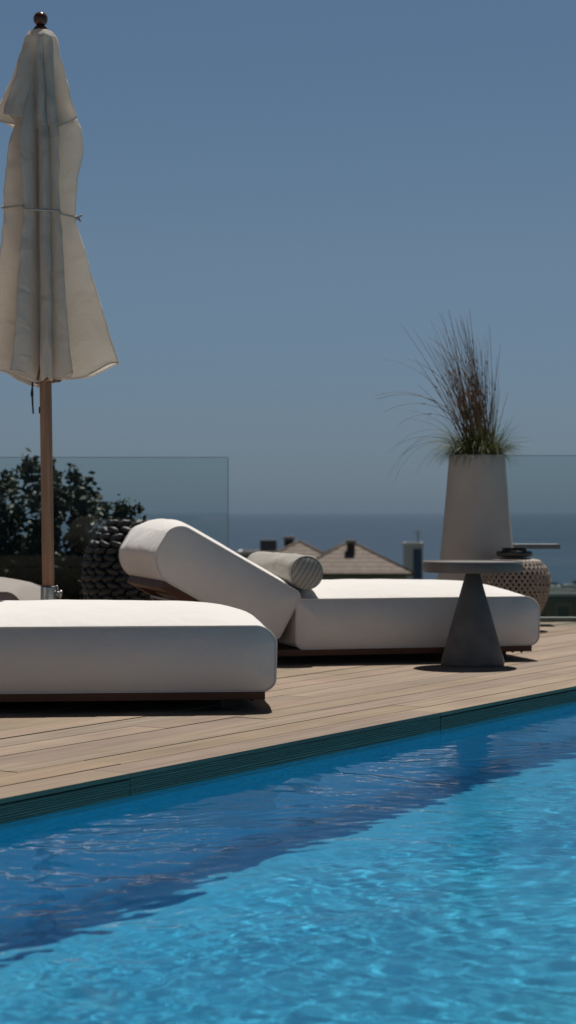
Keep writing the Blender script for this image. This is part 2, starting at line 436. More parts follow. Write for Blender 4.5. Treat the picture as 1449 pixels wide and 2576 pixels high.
def cushion(name, L, W, z0, z1, r0, r1, crown, end_bulge, m, parent, mtx=None, belly=0.015, side_bulge=0.034, seed=0, foot_p=4.5, foot_k=0.95, r0b=None, piping=True, skirt=0.0):
    prof = rr_profile(L, z0, z1, r0, r1, belly, r0b=r0b)
    n = len(prof)
    # outward normals
    nr = []
    for i in range(n):
        a = Vector(prof[i - 1]); b = Vector(prof[(i + 1) % n]); d = (b - a).normalized(); nr.append(Vector((-d.y, d.x)))
    bm = bmesh.new(); nv = 28
    cu = L / 2; cz = (z0 + z1) / 2
    mt = mtx or Matrix.Identity(4)
    def N(p, s=2.2, o=0): return mnoise.noise(Vector((p[0] * s + seed * 7.1 + o, p[1] * s, p[2] * s)))
    rings = []
    for j in range(nv + 1):
        v = -1 + 2 * j / nv
        v = math.copysign(1 - (1 - abs(v)) ** 1.25, v) if True else v
        w_ = (1 - abs(v) ** 2.6)
        ring = []
        for (u, z), nn in zip(prof, nr):
            up = max(nn.y, 0)
            edge = 1 - (max(u - cu, 0) / (L / 2)) ** foot_p * foot_k - (max(cu - u, 0) / (L / 2)) ** 7 * 0.35
            off = w_ * (crown * up ** 1.5 * max(edge, 0) + end_bulge * abs(nn.x) * (1 - up))
            if nn.y < -0.5: off *= 0.0
            p = Vector((u + nn.x * off, v * W / 2, z + nn.y * off))
            if nn.y > -0.5:
                k = 0.005 * w_ * N(p, 3) + 0.0026 * N(p, 8, 3) + 0.0035 * w_ * max(0, (u - cu) / (L / 2)) ** 2 * mnoise.noise(Vector((u * 4 + v * 3, u * 14 - v * 9, seed)))
                p += Vector((nn.x, 0, nn.y)) * k
            ring.append(bm.verts.new(mt @ p))
        rings.append(ring)
    for a, b in zip(rings, rings[1:]):
        for i in range(n): bm.faces.new((a[i], a[(i + 1) % n], b[(i + 1) % n], b[i]))
    # side panels, gently bulging
    for sgn, ring in ((-1, rings[0]), (1, rings[-1])):
        prev = ring; K = 12
        zm = (z0 + z1) / 2; H = (z1 - z0)
        for kx in range(1, K + 1):
            f = 1 - kx / K
            cur = []
            for (u, z) in prof:
                # shrink towards a centre line (medial segment)
                uc = min(max(u, H * 0.5), L - H * 0.5)
                pu = uc + (u - uc) * f; pz = zm + (z - zm) * f
                tz = (pz - z0) / H
                b_ = side_bulge * (1 - f ** 2.0)
                crn = math.exp(-((1 - f) * 6.0))
                pk = 0.004 * crn * math.sin(u * 61 + seed) * mnoise.noise(Vector((u * 9, z * 9, seed)))
                y = sgn * (W / 2 + b_) + sgn * (pk + 0.004 * (1 - f) * N((pu, pz, seed), 5, 9))
                cur.append(bm.verts.new(mt @ Vector((pu, y, pz))))
            if kx == K:
                # weld opposite points on the medial line
                for i in range(n): bm.faces.new((prev[i], prev[(i + 1) % n], cur[(i + 1) % n], cur[i]))
                bmesh.ops.remove_doubles(bm, verts=cur, dist=0.002)
            else:
                for i in range(n): bm.faces.new((prev[i], prev[(i + 1) % n], cur[(i + 1) % n], cur[i]))
                prev = cur
    o = obj(name, bm, m, parent)
    if piping:
        for sgn in (-1, 1):
            bm = bmesh.new()
            pts = [mt @ Vector((u + nn.x * 0.0015, sgn * (W / 2 + 0.001), z + nn.y * 0.0015)) for (u, z), nn in zip(prof, nr)]
            add_tube(bm, pts, 0.0032, 6, closed=True)
            obj('piping', bm, m, o)
    return o

LW = 0.95   # lounger width
def make_lounger(label, fabric, group='low sun loungers on the deck'):
    """origin: front (camera side) foot-end corner of the platform on the deck; local +x runs from the head to the foot at 0, so the head lies at -2.1"""
    t = thing('sun_lounger', label, 'sun lounger', group=group)
    # platform frame
    bm = bmesh.new(); zt = 0.071; zb = 0.042; L = 2.1
    add_box(bm, (-L, 0, zb), (0, 0.05, zt), bevel=0.002); add_box(bm, (-L, LW - 0.05, zb), (0, LW, zt), bevel=0.002)
    add_box(bm, (-0.06, 0.0505, zb), (-0.001, LW - 0.0505, zt), bevel=0.002); add_box(bm, (-L + 0.001, 0.0505, zb), (-L + 0.06, LW - 0.0505, zt), bevel=0.002)
    for x in (-0.9, -1.25): add_box(bm, (x - 0.03, 0.051, zb - .004), (x + 0.03, LW - 0.051, zt - .006))
    obj('frame', bm, M_dwood, t, smooth=False)
    bm = bmesh.new(); x = -0.075
    while x > -1.3:
        add_box(bm, (x - 0.06, 0.052, zt - 0.02), (x, LW - 0.052, zt - 0.004)); x -= 0.078
    obj('slat_base', bm, M_dwood, t, smooth=False)
    for lx in (-0.13, -2.0):
        for ly in (0.09, LW - 0.09):
            bm = bmesh.new(); add_box(bm, (lx - 0.024, ly - 0.024, 0.0), (lx + 0.024, ly + 0.024, zb - .0005), bevel=0.002)
            obj('leg', bm, M_black, t, smooth=False)
    for lx in (-0.045, -0.09):
        bm = bmesh.new(); add_lathe(bm, [(0, 0.036), (0.006, 0.036), (0.007, 0.0415), (0, 0.0415)], 10, (lx, 0.022)); obj('bolt', bm, M_black, t)
    # seat mattress
    SL = 1.2
    mt = Matrix.Translation((0.028 - SL, LW / 2, 0))
    cushion('mattress', SL, LW - 0.01, zt + 0.002, 0.305, 0.022, 0.062, 0.072, 0.02, fabric, t, mt, belly=0.016, seed=1)
    # raised backrest cushion: hinge line on the platform
    A = R(29.5); hx = -1.285; hz = zt + 0.036
    rot = Matrix.Translation((hx, LW / 2, hz)) @ Matrix.Rotation(A, 4, 'Y') @ Matrix.Translation((-0.682, 0, 0))
    cushion('back_cushion', 0.682, LW - 0.01, 0.002, 0.262, 0.068, 0.025, 0.045, 0.035, fabric, t, rot, belly=0.02, side_bulge=0.035, seed=2, foot_k=0.2, r0b=0.105)
    # wooden back frame below it
    rb = Matrix.Translation((hx, 0, hz)) @ Matrix.Rotation(A, 4, 'Y')
    bm = bmesh.new()
    add_box(bm, (-0.585, 0.012, -0.038), (-0.02, 0.06, 0.0), rb, bevel=0.002); add_box(bm, (-0.585, LW - 0.06, -0.038), (-0.02, LW - 0.012, 0.0), rb, bevel=0.002)
    add_box(bm, (-0.586, 0.0605, -0.038), (-0.54, LW - 0.0605, -0.001), rb, bevel=0.002)
    for k in range(6): add_box(bm, (-0.53 + k * 0.085, 0.061, -0.016), (-0.47 + k * 0.085, LW - 0.061, -0.003), rb)
    obj('back_frame', bm, M_dwood, t, smooth=False)
    bm = bmesh.new()
    yb0, yb1 = 0.13, LW - 0.13
    top = [rb @ Vector((-0.46, y, -0.045)) for y in (yb0, yb1)]
    add_tube(bm, [top[0], top[1]], 0.006, 8)
    for y, tp in ((yb0, top[0]), (yb1, top[1])):
        add_tube(bm, [tp, Vector((tp.x + 0.16, y, zt - 0.01))], 0.006, 8)
        add_tube(bm, [tp + Vector((0, 0.02, 0)), Vector((tp.x - 0.13, y + 0.02, zt - 0.02))], 0.006, 8)
    add_tube(bm, [rb @ Vector((-0.38, y, -0.05)) for y in (yb0, (yb0 + yb1) / 2, yb1)], 0.005, 8)
    obj('prop_stay', bm, M_steel, t)
    return t

far = make_lounger('white mattress lounger with raised back and striped bolster, behind the cone side table', M_white)
far.location = (1.177, 9.4, 0); far.rotation_euler = (0, 0, R(15))
near = copy_tree(far)
near['label'] = 'nearest white mattress lounger, its flat foot end next to the pool at the left'
near.location = (-0.082, 7.0, 0); near.rotation_euler = (0, 0, R(6))
third = make_lounger('taupe cushioned lounger in the background, behind the parasol pole at the left edge', M_taupe)
third.location = P(30, 1600, 9.9) * 1; third.location.z = 0; third.rotation_euler = (0, 0, R(-2))

# ------------------------------------------------------------------ striped bolster
def build_bolster():
    Lb = 0.92; r = 0.083
    m = bpy.data.materials.new('striped_cloth'); m.use_nodes = True
    t = m.node_tree; b = t.nodes['Principled BSDF']; b.inputs['Roughness'].default_value = 0.9; b.inputs['Specular IOR Level'].default_value = 0.15
    tc = t.nodes.new('ShaderNodeTexCoord'); sx = t.nodes.new('ShaderNodeSeparateXYZ'); t.links.new(tc.outputs['Object'], sx.inputs[0])
    mu = t.nodes.new('ShaderNodeMath'); mu.operation = 'MULTIPLY'; mu.inputs[1].default_value = 1 / 0.0135
    fr = t.nodes.new('ShaderNodeMath'); fr.operation = 'FRACT'; gt = t.nodes.new('ShaderNodeMath'); gt.operation = 'LESS_THAN'; gt.inputs[1].default_value = 0.17
    t.links.new(sx.outputs['Y'], mu.inputs[0]); t.links.new(mu.outputs[0], fr.inputs[0]); t.links.new(fr.outputs[0], gt.inputs[0])
    mx = t.nodes.new('ShaderNodeMix'); mx.data_type = 'RGBA'; mx.inputs[6].default_value = (0.43, 0.41, 0.37, 1); mx.inputs[7].default_value = (0.05, 0.047, 0.045, 1)
    t.links.new(gt.outputs[0], mx.inputs[0]); t.links.new(mx.outputs[2], b.inputs['Base Color'])
    n = t.nodes.new('ShaderNodeTexNoise'); n.inputs['Scale'].default_value = 18; t.links.new(tc.outputs['Object'], n.inputs['Vector'])
    bp = t.nodes.new('ShaderNodeBump'); bp.inputs['Strength'].default_value = 0.5; bp.inputs['Distance'].default_value = 0.01
    t.links.new(n.outputs[0], bp.inputs['Height']); t.links.new(bp.outputs[0], b.inputs['Normal'])
    # end caps: stripes run across the disc
    m2 = m.copy(); m2.name = 'striped_cloth_end'
    t2 = m2.node_tree
    sep = [x for x in t2.nodes if x.type == 'SEPXYZ'][0]; mul = [x for x in t2.nodes if x.type == 'MATH' and x.operation == 'MULTIPLY'][0]
    mul.inputs[1].default_value = 1 / 0.021
    [x for x in t2.nodes if x.type == 'MATH' and x.operation == 'LESS_THAN'][0].inputs[1].default_value = 0.13
    mp = t2.nodes.new('ShaderNodeMapping'); mp.inputs['Rotation'].default_value = (0, R(-32), 0)
    tcn = [x for x in t2.nodes if x.type == 'TEX_COORD'][0]
    t2.links.new(tcn.outputs['Object'], mp.inputs['Vector']); t2.links.new(mp.outputs[0], sep.inputs[0]); t2.links.new(sep.outputs['X'], mul.inputs[0])
    bm = bmesh.new(); seg = 56; N = 44
    rings = []
    for j in range(N + 1):
        y = Lb * j / N
        e = min(y, Lb - y)
        rad = r * (1 - 0.10 * math.exp(-e / 0.012)) * (1 + 0.01 * math.sin(j * 1.3))
        ring = []
        for k in range(seg):
            a = 2 * PI * k / seg
            q = 1 + 0.06 * mnoise.noise(Vector((math.cos(a) * 2, y * 7, math.sin(a) * 2)))
            sag = -0.010 if math.sin(a) < -0.6 else 0
            ring.append(bm.verts.new((rad * q * math.cos(a), y, rad * q * math.sin(a) - sag * (abs(math.sin(a)) - .6))))
        rings.append(ring)
    for a, b_ in zip(rings, rings[1:]):
        for k in range(seg): bm.faces.new((a[k], a[(k + 1) % seg], b_[(k + 1) % seg], b_[k]))
    t0 = thing('bolster_pillow', 'cream bolster with thin dark stripes, lying across the lounger at the foot of its backrest', 'pillow')
    obj('cover', bm, m, t0)
    for yy, s in ((0.0, -1), (Lb, 1)):
        bm = bmesh.new(); rg = []
        for i in range(7):
            rr_ = r * 0.915 * (1 - i / 6); 
            yb = yy + s * (0.024 * (1 - (1 - i / 6) ** 2))
            if i == 6: rg.append([bm.verts.new((0, yb, 0))])
            else: rg.append([bm.verts.new((rr_ * math.cos(2 * PI * k / seg), yb, rr_ * math.sin(2 * PI * k / seg))) for k in range(seg)])
        for a, b_ in zip(rg, rg[1:]):
            for k in range(seg):
                if len(b_) == 1: bm.faces.new((a[k], a[(k + 1) % seg], b_[0]))
                else: bm.faces.new((a[k], a[(k + 1) % seg], b_[(k + 1) % seg], b_[k]))
        obj('end_panel', bm, m2, t0)
    for yy in (0.002, Lb - 0.002):
        bm = bmesh.new()
        add_tube(bm, [(r * 0.93 * math.cos(2 * PI * k / 40), yy, r * 0.93 * math.sin(2 * PI * k / 40)) for k in range(40)], 0.003, 6, closed=True)
        obj('piping', bm, mat('bolster_piping', (0.3, 0.28, 0.25), 0.9), t0)
    c = P(772, 1441, 9.12)
    t0.location = c; t0.rotation_euler = (0, 0, R(15))
build_bolster()

# ------------------------------------------------------------------ cone side table
def build_table():
    D = 9.116
    loc = P(1189, 1672, D); loc.z = 0
    t = thing('side_table', 'grey concrete side table with round top on a cone foot, in front of the lounger', 'side table', loc)
    px = D / F
    rt = 126 * px; zt = HC - 126 * px; th = 0.052
    bm = bmesh.new()
    add_lathe(bm, [(0, zt - th), (rt - 0.004, zt - th), (rt, zt - th + 0.004), (rt, zt - 0.004), (rt - 0.003, zt), (rt - 0.009, zt), (rt - 0.012, zt - 0.004), (0, zt - 0.004)], 96)
    o = obj('tabletop', bm, M_conc, t)
    for p in o.data.polygons: p.use_smooth = abs(p.normal.z) < 0.5
    bm = bmesh.new()
    add_lathe(bm, [(0, 0.0), (0.146, 0.0), (0.1485, 0.005), (0.1475, 0.02), (0.031, zt - th), (0, zt - th)], 96)
    o = obj('cone_foot', bm, M_conc, t)
    for p in o.data.polygons: p.use_smooth = abs(p.normal.z) < 0.9
build_table()

# ------------------------------------------------------------------ parasol
PD = 8.2; PX = PD / F
def build_parasol():
    base = P(125, 1700, PD); base.z = 0
    t = thing('parasol', 'closed cream parasol tied with a cord, on a round wooden pole at the left', 'parasol', base)
    lean = -0.0138
    def ax(z): return Vector((lean * z * 1.0, 0, z))
    def zy(y): return HC + (HOR - y) * PX
    # pole
    bm = bmesh.new(); add_tube(bm, [ax(0.05), ax(0.8), ax(1.6), ax(zy(72))], 0.0255, 28); obj('pole', bm, M_pole, t)
    # finial
    bm = bmesh.new(); zc = zy(48); r = 0.0305
    prof = [(0, zy(76)), (0.032, zy(76)), (0.030, zy(72)), (0.020, zy(66)), (0.016, zy(63))]
    prof += [(r * math.cos(a), zc + r * math.sin(a)) for a in [R(-58 + i * 148 / 14) for i in range(15)]] + [(0, zc + r)]
    add_lathe(bm, prof, 32); o = obj('finial', bm, mat('finial_wood', (0.11, 0.032, 0.018), 0.2, spec=0.6), t); o.location = (lean * zc, 0, 0)
    # canopy cross-section made of flaps: (tip angle, skew, hem reach, cord reach, bulge reach)
    def canopy(name, zs, flaps, hem, rv, parent, seed, hem_drop):
        """zs list of t in 0..1 top to hem; flaps: list of (valley_angle, tip_angle, reach(t)); hem(t, reach) gives z"""
        bm = bmesh.new(); NP = 12
        rings = []
        nt_ = len(zs)
        for ti, tt in enumerate(zs):
            pts = []
            nf = len(flaps)
            for k in range(nf):
                va, ta, rf = flaps[k]; va2 = flaps[(k + 1) % nf][0]
                wob = lambda q_: 9.0 * min(1, tt * 3) * mnoise.noise(Vector((tt * 3.2, q_ * 3.7, seed)))
                va += wob(k); va2 += wob((k + 1) % nf); ta += wob(k + 0.5)
                if va2 > va: va2 -= 360
                rt_ = rf(tt); r0 = rv(tt, k); r1 = rv(tt, (k + 1) % nf)
                gp = (4, 7, 5, 15, 7, 6, 6, 6); g0 = gp[k] * min(1, tt * 3); g1 = gp[(k + 1) % nf] * min(1, tt * 3)
                A0 = Vector((math.cos(R(va - g0)), math.sin(R(va - g0)))) * r0; A1 = Vector((math.cos(R(va2 + g1)), math.sin(R(va2 + g1)))) * r1
                T = Vector((math.cos(R(ta)), math.sin(R(ta)))) * rt_
                d = T.normalized(); s = Vector((-d.y, d.x))
                wd = 0.004 + 0.026 * min(rt_ / 0.15, 1) * (0.6 + 0.4 * math.sin(k * 2.3 + seed))
                # control points: valley, shoulder, tip (two close points = folded edge), shoulder, valley
                c1 = A0.lerp(T, 0.55) + s * wd * 0.9; c2 = A1.lerp(T, 0.55) - s * wd * 0.9
                t1 = T + s * 0.0045 - d * 0.001; t2 = T - s * 0.0045 - d * 0.001
                ctrl = [A0, c1, t1, t2, c2, A1]
                # chaikin-free catmull through ctrl
                full = [A0 - (c1 - A0) * 0.0] + ctrl + [A1]
                for i in range(1, len(ctrl)):
                    p0 = full[i - 1] if i > 1 else ctrl[0]; p1 = ctrl[i - 1]; p2 = ctrl[i]; p3 = ctrl[i + 1] if i + 1 < len(ctrl) else ctrl[i]
                    p0 = ctrl[i - 2] if i >= 2 else p1
                    steps = 2 if i == 3 else 5
                    for q in range(steps):
                        u = q / steps
                        pt = 0.5 * ((2 * p1) + (-p0 + p2) * u + (2 * p0 - 5 * p1 + 4 * p2 - p3) * u * u + (-p0 + 3 * p1 - 3 * p2 + p3) * u ** 3)
                        pts.append((pt, k))
            ring = []
            for i, (p, k) in enumerate(pts):
                rr_ = p.length
                z = hem(tt, rr_)
                a = math.atan2(p.y, p.x)
                nz = mnoise.noise(Vector((p.x * 9 + seed, p.y * 9, z * 4.5)))
                nz2 = mnoise.noise(Vector((p.x * 25 + seed, p.y * 25, z * 9)))
                cg = math.exp(-((tt - 0.52) / 0.13) ** 2) if name == 'canopy' else 0.0
                crk = 0.05 * cg * mnoise.noise(Vector((a * 9 + seed, z * 3, 5.0)))
                dg = (0.045 if rr_ < 0.16 else 0.015) * mnoise.noise(Vector((a * 3.0 + z * 6, z * 9 - a * 2, seed)))   # slanting drag folds
                rdg = 0.05 * (0.22 - abs(mnoise.noise(Vector((a * 2.2 + z * 3.5, z * 5.5 - a * 1.5, seed + 4))))) + 0.03 * (0.2 - abs(mnoise.noise(Vector((a * 5 - z * 6, z * 12, seed + 9)))))
                f = 1 + (0.03 * nz + 0.07 * nz2 + crk + dg + 1.6 * rdg) * min(1, tt * 6) * min(1, 0.11 / max(rr_, 0.02)) ** 1.6
                z += -0.011 * max(0, tt - 0.93) / 0.07 * (0.5 + 0.5 * math.sin(i * 0.62 + seed)) - 0.02 * max(0, tt - 0.9) / 0.1 * nz
                ring.append(bm.verts.new(Vector((p.x * f, p.y * f, z)) + Vector((lean * z, 0, 0))))
            rings.append(ring)
        n = len(rings[0])
        for a, b in zip(rings, rings[1:]):
            for i in range(n): bm.faces.new((a[i], a[(i + 1) % n], b[(i + 1) % n], b[i]))
        o = obj(name, bm, M_canopy, parent)
        # hem tape
        return o, [v for v in range(n)]
    def interp(tab):
        def f(t_):
            for (a, va), (b, vb) in zip(tab, tab[1:]):
                if t_ <= b:
                    u = (t_ - a) / max(b - a, 1e-9); return va + (vb - va) * u
            return tab[-1][1]
        return f
    # lower tier: t=0 at y 110, hem about y 950; cord at y 545 -> t = .52
    z_top = zy(100); z_hem = zy(958)
    def hem_l(tt, r):
        sl_ = 0.52 * max(0, tt - 0.52) ** 1.0 * max(r - 0.06, 0) * 0.9
        return z_top + (z_hem - z_top) * tt + sl_ * 1.15
    FL = [  # valley angle, tip angle, reach table
        (20, -2, interp([(0, .03), (.16, .09), (.26, .160), (.33, .168), (.42, .145), (.5, .134), (.53, .134), (1, .302)])),
        (-32, -47, interp([(0, .03), (.16, .08), (.3, .13), (.45, .122), (.53, .12), (.7, .145), (1, .178)])),
        (-66, -78, interp([(0, .03), (.16, .06), (.3, .10), (.45, .105), (.53, .10), (.7, .115), (1, .125)])),
        (-103, -124, interp([(0, .03), (.16, .08), (.3, .14), (.45, .135), (.53, .125), (.7, .155), (1, .20)])),
        (-150, -176, interp([(0, .03), (.16, .08), (.3, .135), (.45, .158), (.53, .155), (.7, .19), (1, .27)])),
        (-196, -222, interp([(0, .03), (.16, .07), (.3, .12), (.53, .12), (.7, .15), (1, .20)])),
        (-244, -262, interp([(0, .03), (.16, .07), (.3, .12), (.53, .12), (.7, .14), (1, .17)])),
        (-292, -310, interp([(0, .03), (.16, .07), (.3, .12), (.53, .12), (.7, .15), (1, .19)])),
    ]
    rvl = interp([(0, .028), (.2, .045), (.45, .062), (.53, .058), (.75, .065), (1, .075)])
    zs = [i / 130 for i in range(131)]
    low, _ = canopy('canopy', zs, FL, hem_l, lambda t_, k: max(0.041, rvl(t_) * (1 + ((0.62, 0.55, 0.75, 0.4, 0.6, 0.7, 0.7, 0.7)[k] - 1) * min(1, t_ * 4))) if t_ > .06 else rvl(t_), t, 3.0, 0)
    # upper tier (vent cap): y 74 .. 320
    z_t2 = zy(73); z_h2 = zy(322)
    def hem_u(tt, r):
        return z_t2 + (z_h2 - z_t2) * (tt ** 1.0) + 0.62 * max(0, tt - 0.35) * max(r - 0.07, 0) * 1.0 + 0.0
    FU = [
        (14, -14, interp([(0, .018), (.03, .05), (.09, .072), (.35, .098), (1, .155)])),
        (-36, -52, interp([(0, .018), (.03, .05), (.09, .070), (.35, .082), (1, .100)])),
        (-74, -86, interp([(0, .018), (.03, .05), (.09, .070), (.35, .082), (1, .098)])),
        (-100, -140, interp([(0, .018), (.03, .05), (.09, .072), (.35, .108), (1, .185)])),
        (-158, -178, interp([(0, .018), (.03, .05), (.09, .070), (.35, .100), (1, .190)])),
        (-200, -220, interp([(0, .018), (.03, .05), (.09, .070), (.35, .09), (1, .14)])),
        (-244, -262, interp([(0, .018), (.03, .05), (.09, .070), (.35, .09), (1, .13)])),
        (-292, -310, interp([(0, .018), (.03, .05), (.09, .070), (.35, .09), (1, .13)])),
    ]
    rvu = interp([(0, .016), (.03, .046), (.09, .062), (.4, .068), (1, .080)])
    zs2 = [0, .01, .02, .03, .045, .06, .08, .1, .12] + [.12 + .88 * i / 50 for i in range(1, 51)]
    up, _ = canopy('canopy_cap', zs2, FU, hem_u, lambda t_, k: rvu(t_) * (1 + ((0.8, 0.7, 0.62, 0.78, 0.75, .8, .8, .8)[k] - 1) * min(1, max(0, t_ - .06) * 3)), t, 11.0, 0)
    # hems as thin tapes along the bottom rings
    for o_, cnt, nm in ((low, len(zs), 'hem'), (up, len(zs2), 'hem')):
        me = o_.data; n = len(me.vertices) // cnt
        pts = [me.vertices[(cnt - 1) * n + i].co.copy() for i in range(n)]
        bm = bmesh.new(); add_tube(bm, pts, 0.0034, 5, closed=True); obj(nm, bm, M_canopy, o_)
    # tie cord
    bm = bmesh.new(); pts = []
    me = low.data; n = len(me.vertices) // len(zs)
    i_c = int(0.525 * 130)
    ring = [me.vertices[i_c * n + i].co.copy() for i in range(n)]
    # convex-ish hull by angle
    import math as _m
    c0 = ax(ring[0].z)
    K = 60; best = [0.0] * K
    for k in range(K):
        th = 2 * PI * k / K; d = Vector((math.cos(th), math.sin(th), 0))
        best[k] = max((p - c0).dot(d) for p in ring)
    for k in range(K):
        th = 2 * PI * k / K
        h0 = best[k]; dh = (best[(k + 1) % K] - best[k - 1]) / (2 * 2 * PI / K)
        x = h0 * math.cos(th) - dh * math.sin(th); y = h0 * math.sin(th) + dh * math.cos(th)
        zz = zy(536 + 14 * math.cos(th))
        f = 1.03
        pts.append(Vector((c0.x + x * f, y * f, zz)))
    add_tube(bm, pts, 0.0045, 8, closed=True)
    kx = pts[0]
    add_tube(bm, [kx, kx + Vector((0.012, -0.01, 0.004)), kx + Vector((0.024, -0.012, 0.012))], 0.005, 8)
    add_tube(bm, [kx, kx + Vector((0.010, -0.012, -0.006)), kx + Vector((0.018, -0.014, -0.016))], 0.0045, 8)
    add_tube(bm, [kx + Vector((-0.004, -0.008, -0.004)), kx + Vector((0.006, -0.008, 0.005))], 0.008, 8)
    obj('tie_cord', bm, M_cord, t)
    # ribs: square wooden sticks hanging inside the canopy, ends just showing
    for k in range(8):
        th = R(-20 - 45 * k); th = R((-2, -47, -78, -124, -176, -222, -262, -310)[k]); rr0 = 0.045; rr1 = 0.062
        bm = bmesh.new()
        pr = [Vector((q_ * math.cos(th) + lean * zy(y_), q_ * math.sin(th), zy(y_))) for q_, y_ in ((0.033, 130), (0.034, 915), (0.058, 961 + 3 * math.sin(k * 1.7)))]
        add_tube(bm, pr, [0.0055, 0.0055, 0.011], 4); obj('rib', bm, M_pole, t, smooth=False)
    # pocket rivets on the hem
    for px_, py_ in ((165, 948), (217 - 22, 940)):
        pass
    # dark pull cord with a toggle
    bm = bmesh.new(); q = lambda x, y, dy=-0.04: P(x, y, PD) - base + Vector((0, dy, 0))
    add_tube(bm, [q(85, 950), q(84.5, 975), q(84, 985), q(83.5, 993), q(84.5, 1002), q(85.5, 1025), q(87, 1042)], [.0028, .0036, .0052, .0068, .0042, .0036, .0038], 8)
    obj('pull_cord', bm, mat('dark_cord', (0.015, 0.012, 0.02), 0.6), t)
    bm = bmesh.new(); c = ax(zy(1032)); add_box(bm, (c.x - 0.0295, -0.01, zy(1040)), (c.x - 0.022, 0.01, zy(1024)), bevel=0.001); obj('cleat', bm, M_black, t)
    # base
    bm = bmesh.new(); add_lathe(bm, [(0.0262, 0.04), (0.034, 0.04), (0.034, zy(1476) - 0.003), (0.0325, zy(1474)), (0.0262, zy(1474))], 40); bt = obj('base_tube', bm, M_steel, t); bt.location = (lean * 0.3, 0, 0)
    bm = bmesh.new(); add_tube(bm, [Vector((0.03, -0.006, 0.37)), Vector((0.047, -0.008, 0.37))], 0.012, 14); add_tube(bm, [Vector((0.047, -0.008, 0.37)), Vector((0.056, -0.008, 0.368))], [0.019, 0.017], 16); add_tube(bm, [Vector((0.033, -0.006, 0.405)), Vector((0.038, -0.006, 0.40)), Vector((0.040, -0.006, 0.38))], 0.004, 8)
    obj('clamp_knob', bm, M_steel, bt)
    bm = bmesh.new(); add_lathe(bm, [(0, 0.0), (0.29, 0.0), (0.295, 0.006), (0.295, 0.03), (0.285, 0.038), (0.06, 0.042), (0, 0.042)], 64); obj('base_plate', bm, M_conc, t)
    return t
build_parasol()

# ------------------------------------------------------------------ glass balustrade
def glass_mat():
    m = bpy.data.materials.new('balustrade_glass'); m.use_nodes = True
    t = m.node_tree; t.nodes.remove(t.nodes['Principled BSDF']); out = t.nodes['Material Output']
    tr = t.nodes.new('ShaderNodeBsdfTransparent'); tr.inputs[0].default_value = (0.76, 0.85, 0.84, 1)
    gl = t.nodes.new('ShaderNodeBsdfGlossy'); gl.inputs['Roughness'].default_value = 0.0; gl.inputs['Color'].default_value = (0.9, 0.95, 0.95, 1)
    fr = t.nodes.new('ShaderNodeFresnel'); fr.inputs['IOR'].default_value = 1.5
    mx = t.nodes.new('ShaderNodeMixShader')
    lo = t.nodes.new('ShaderNodeMath'); lo.operation = 'MULTIPLY'; lo.inputs[1].default_value = 0.4; t.links.new(fr.outputs[0], lo.inputs[0])
    t.links.new(lo.outputs[0], mx.inputs[0]); t.links.new(tr.outputs[0], mx.inputs[1]); t.links.new(gl.outputs[0], mx.inputs[2])
    t.links.new(mx.outputs[0], out.inputs['Surface'])
    return m
M_glass = glass_mat(); M_gedge = mat('glass_edge', (0.11, 0.18, 0.17), 0.2)
M_chan = mat('glass_channel', (0.27, 0.28, 0.24), 0.55, var=0.05, vscale=9)
GY = 12.68
def glass_panel(x0, x1, y_top, label):
    zt = HC + (HOR - y_top) / F * GY
    t = thing('glass_balustrade', label, 'balustrade', ((x0 + x1) / 2, GY, 0), group='frameless glass balustrade panels')
    h = (x1 - x0) / 2
    bm = bmesh.new(); vs = [bm.verts.new(v) for v in ((-h, 0, 0.02), (h, 0, 0.02), (h, 0, zt), (-h, 0, zt))]; bm.faces.new(vs)
    obj('glass_pane', bm, M_glass, t, smooth=False, recalc=False)
    bm = bmesh.new(); e = 0.0055
    add_box(bm, (-h - 0.004, -e, 0.02), (-h, e, zt)); add_box(bm, (h, -e, 0.02), (h + 0.004, e, zt)); add_box(bm, (-h, -e, zt), (h, e, zt + 0.003))
    obj('glass_edge', bm, M_gedge, t, smooth=False)
    bm = bmesh.new(); add_box(bm, (-h - 0.01, -0.035, -0.03), (h + 0.01, 0.035, 0.028), bevel=0.003)
    obj('base_channel', bm, M_chan, t, smooth=False)
gx1 = P(573, 0, GY).x; gx2 = P(1178, 0, GY).x
glass_panel(-4.2, gx1, 1151, 'clear glass balustrade panel behind the raised backrest, in front of the dark tree')
glass_panel(gx2, 4.6, 1146.5, 'clear glass balustrade panel at the right, behind the tall planter')

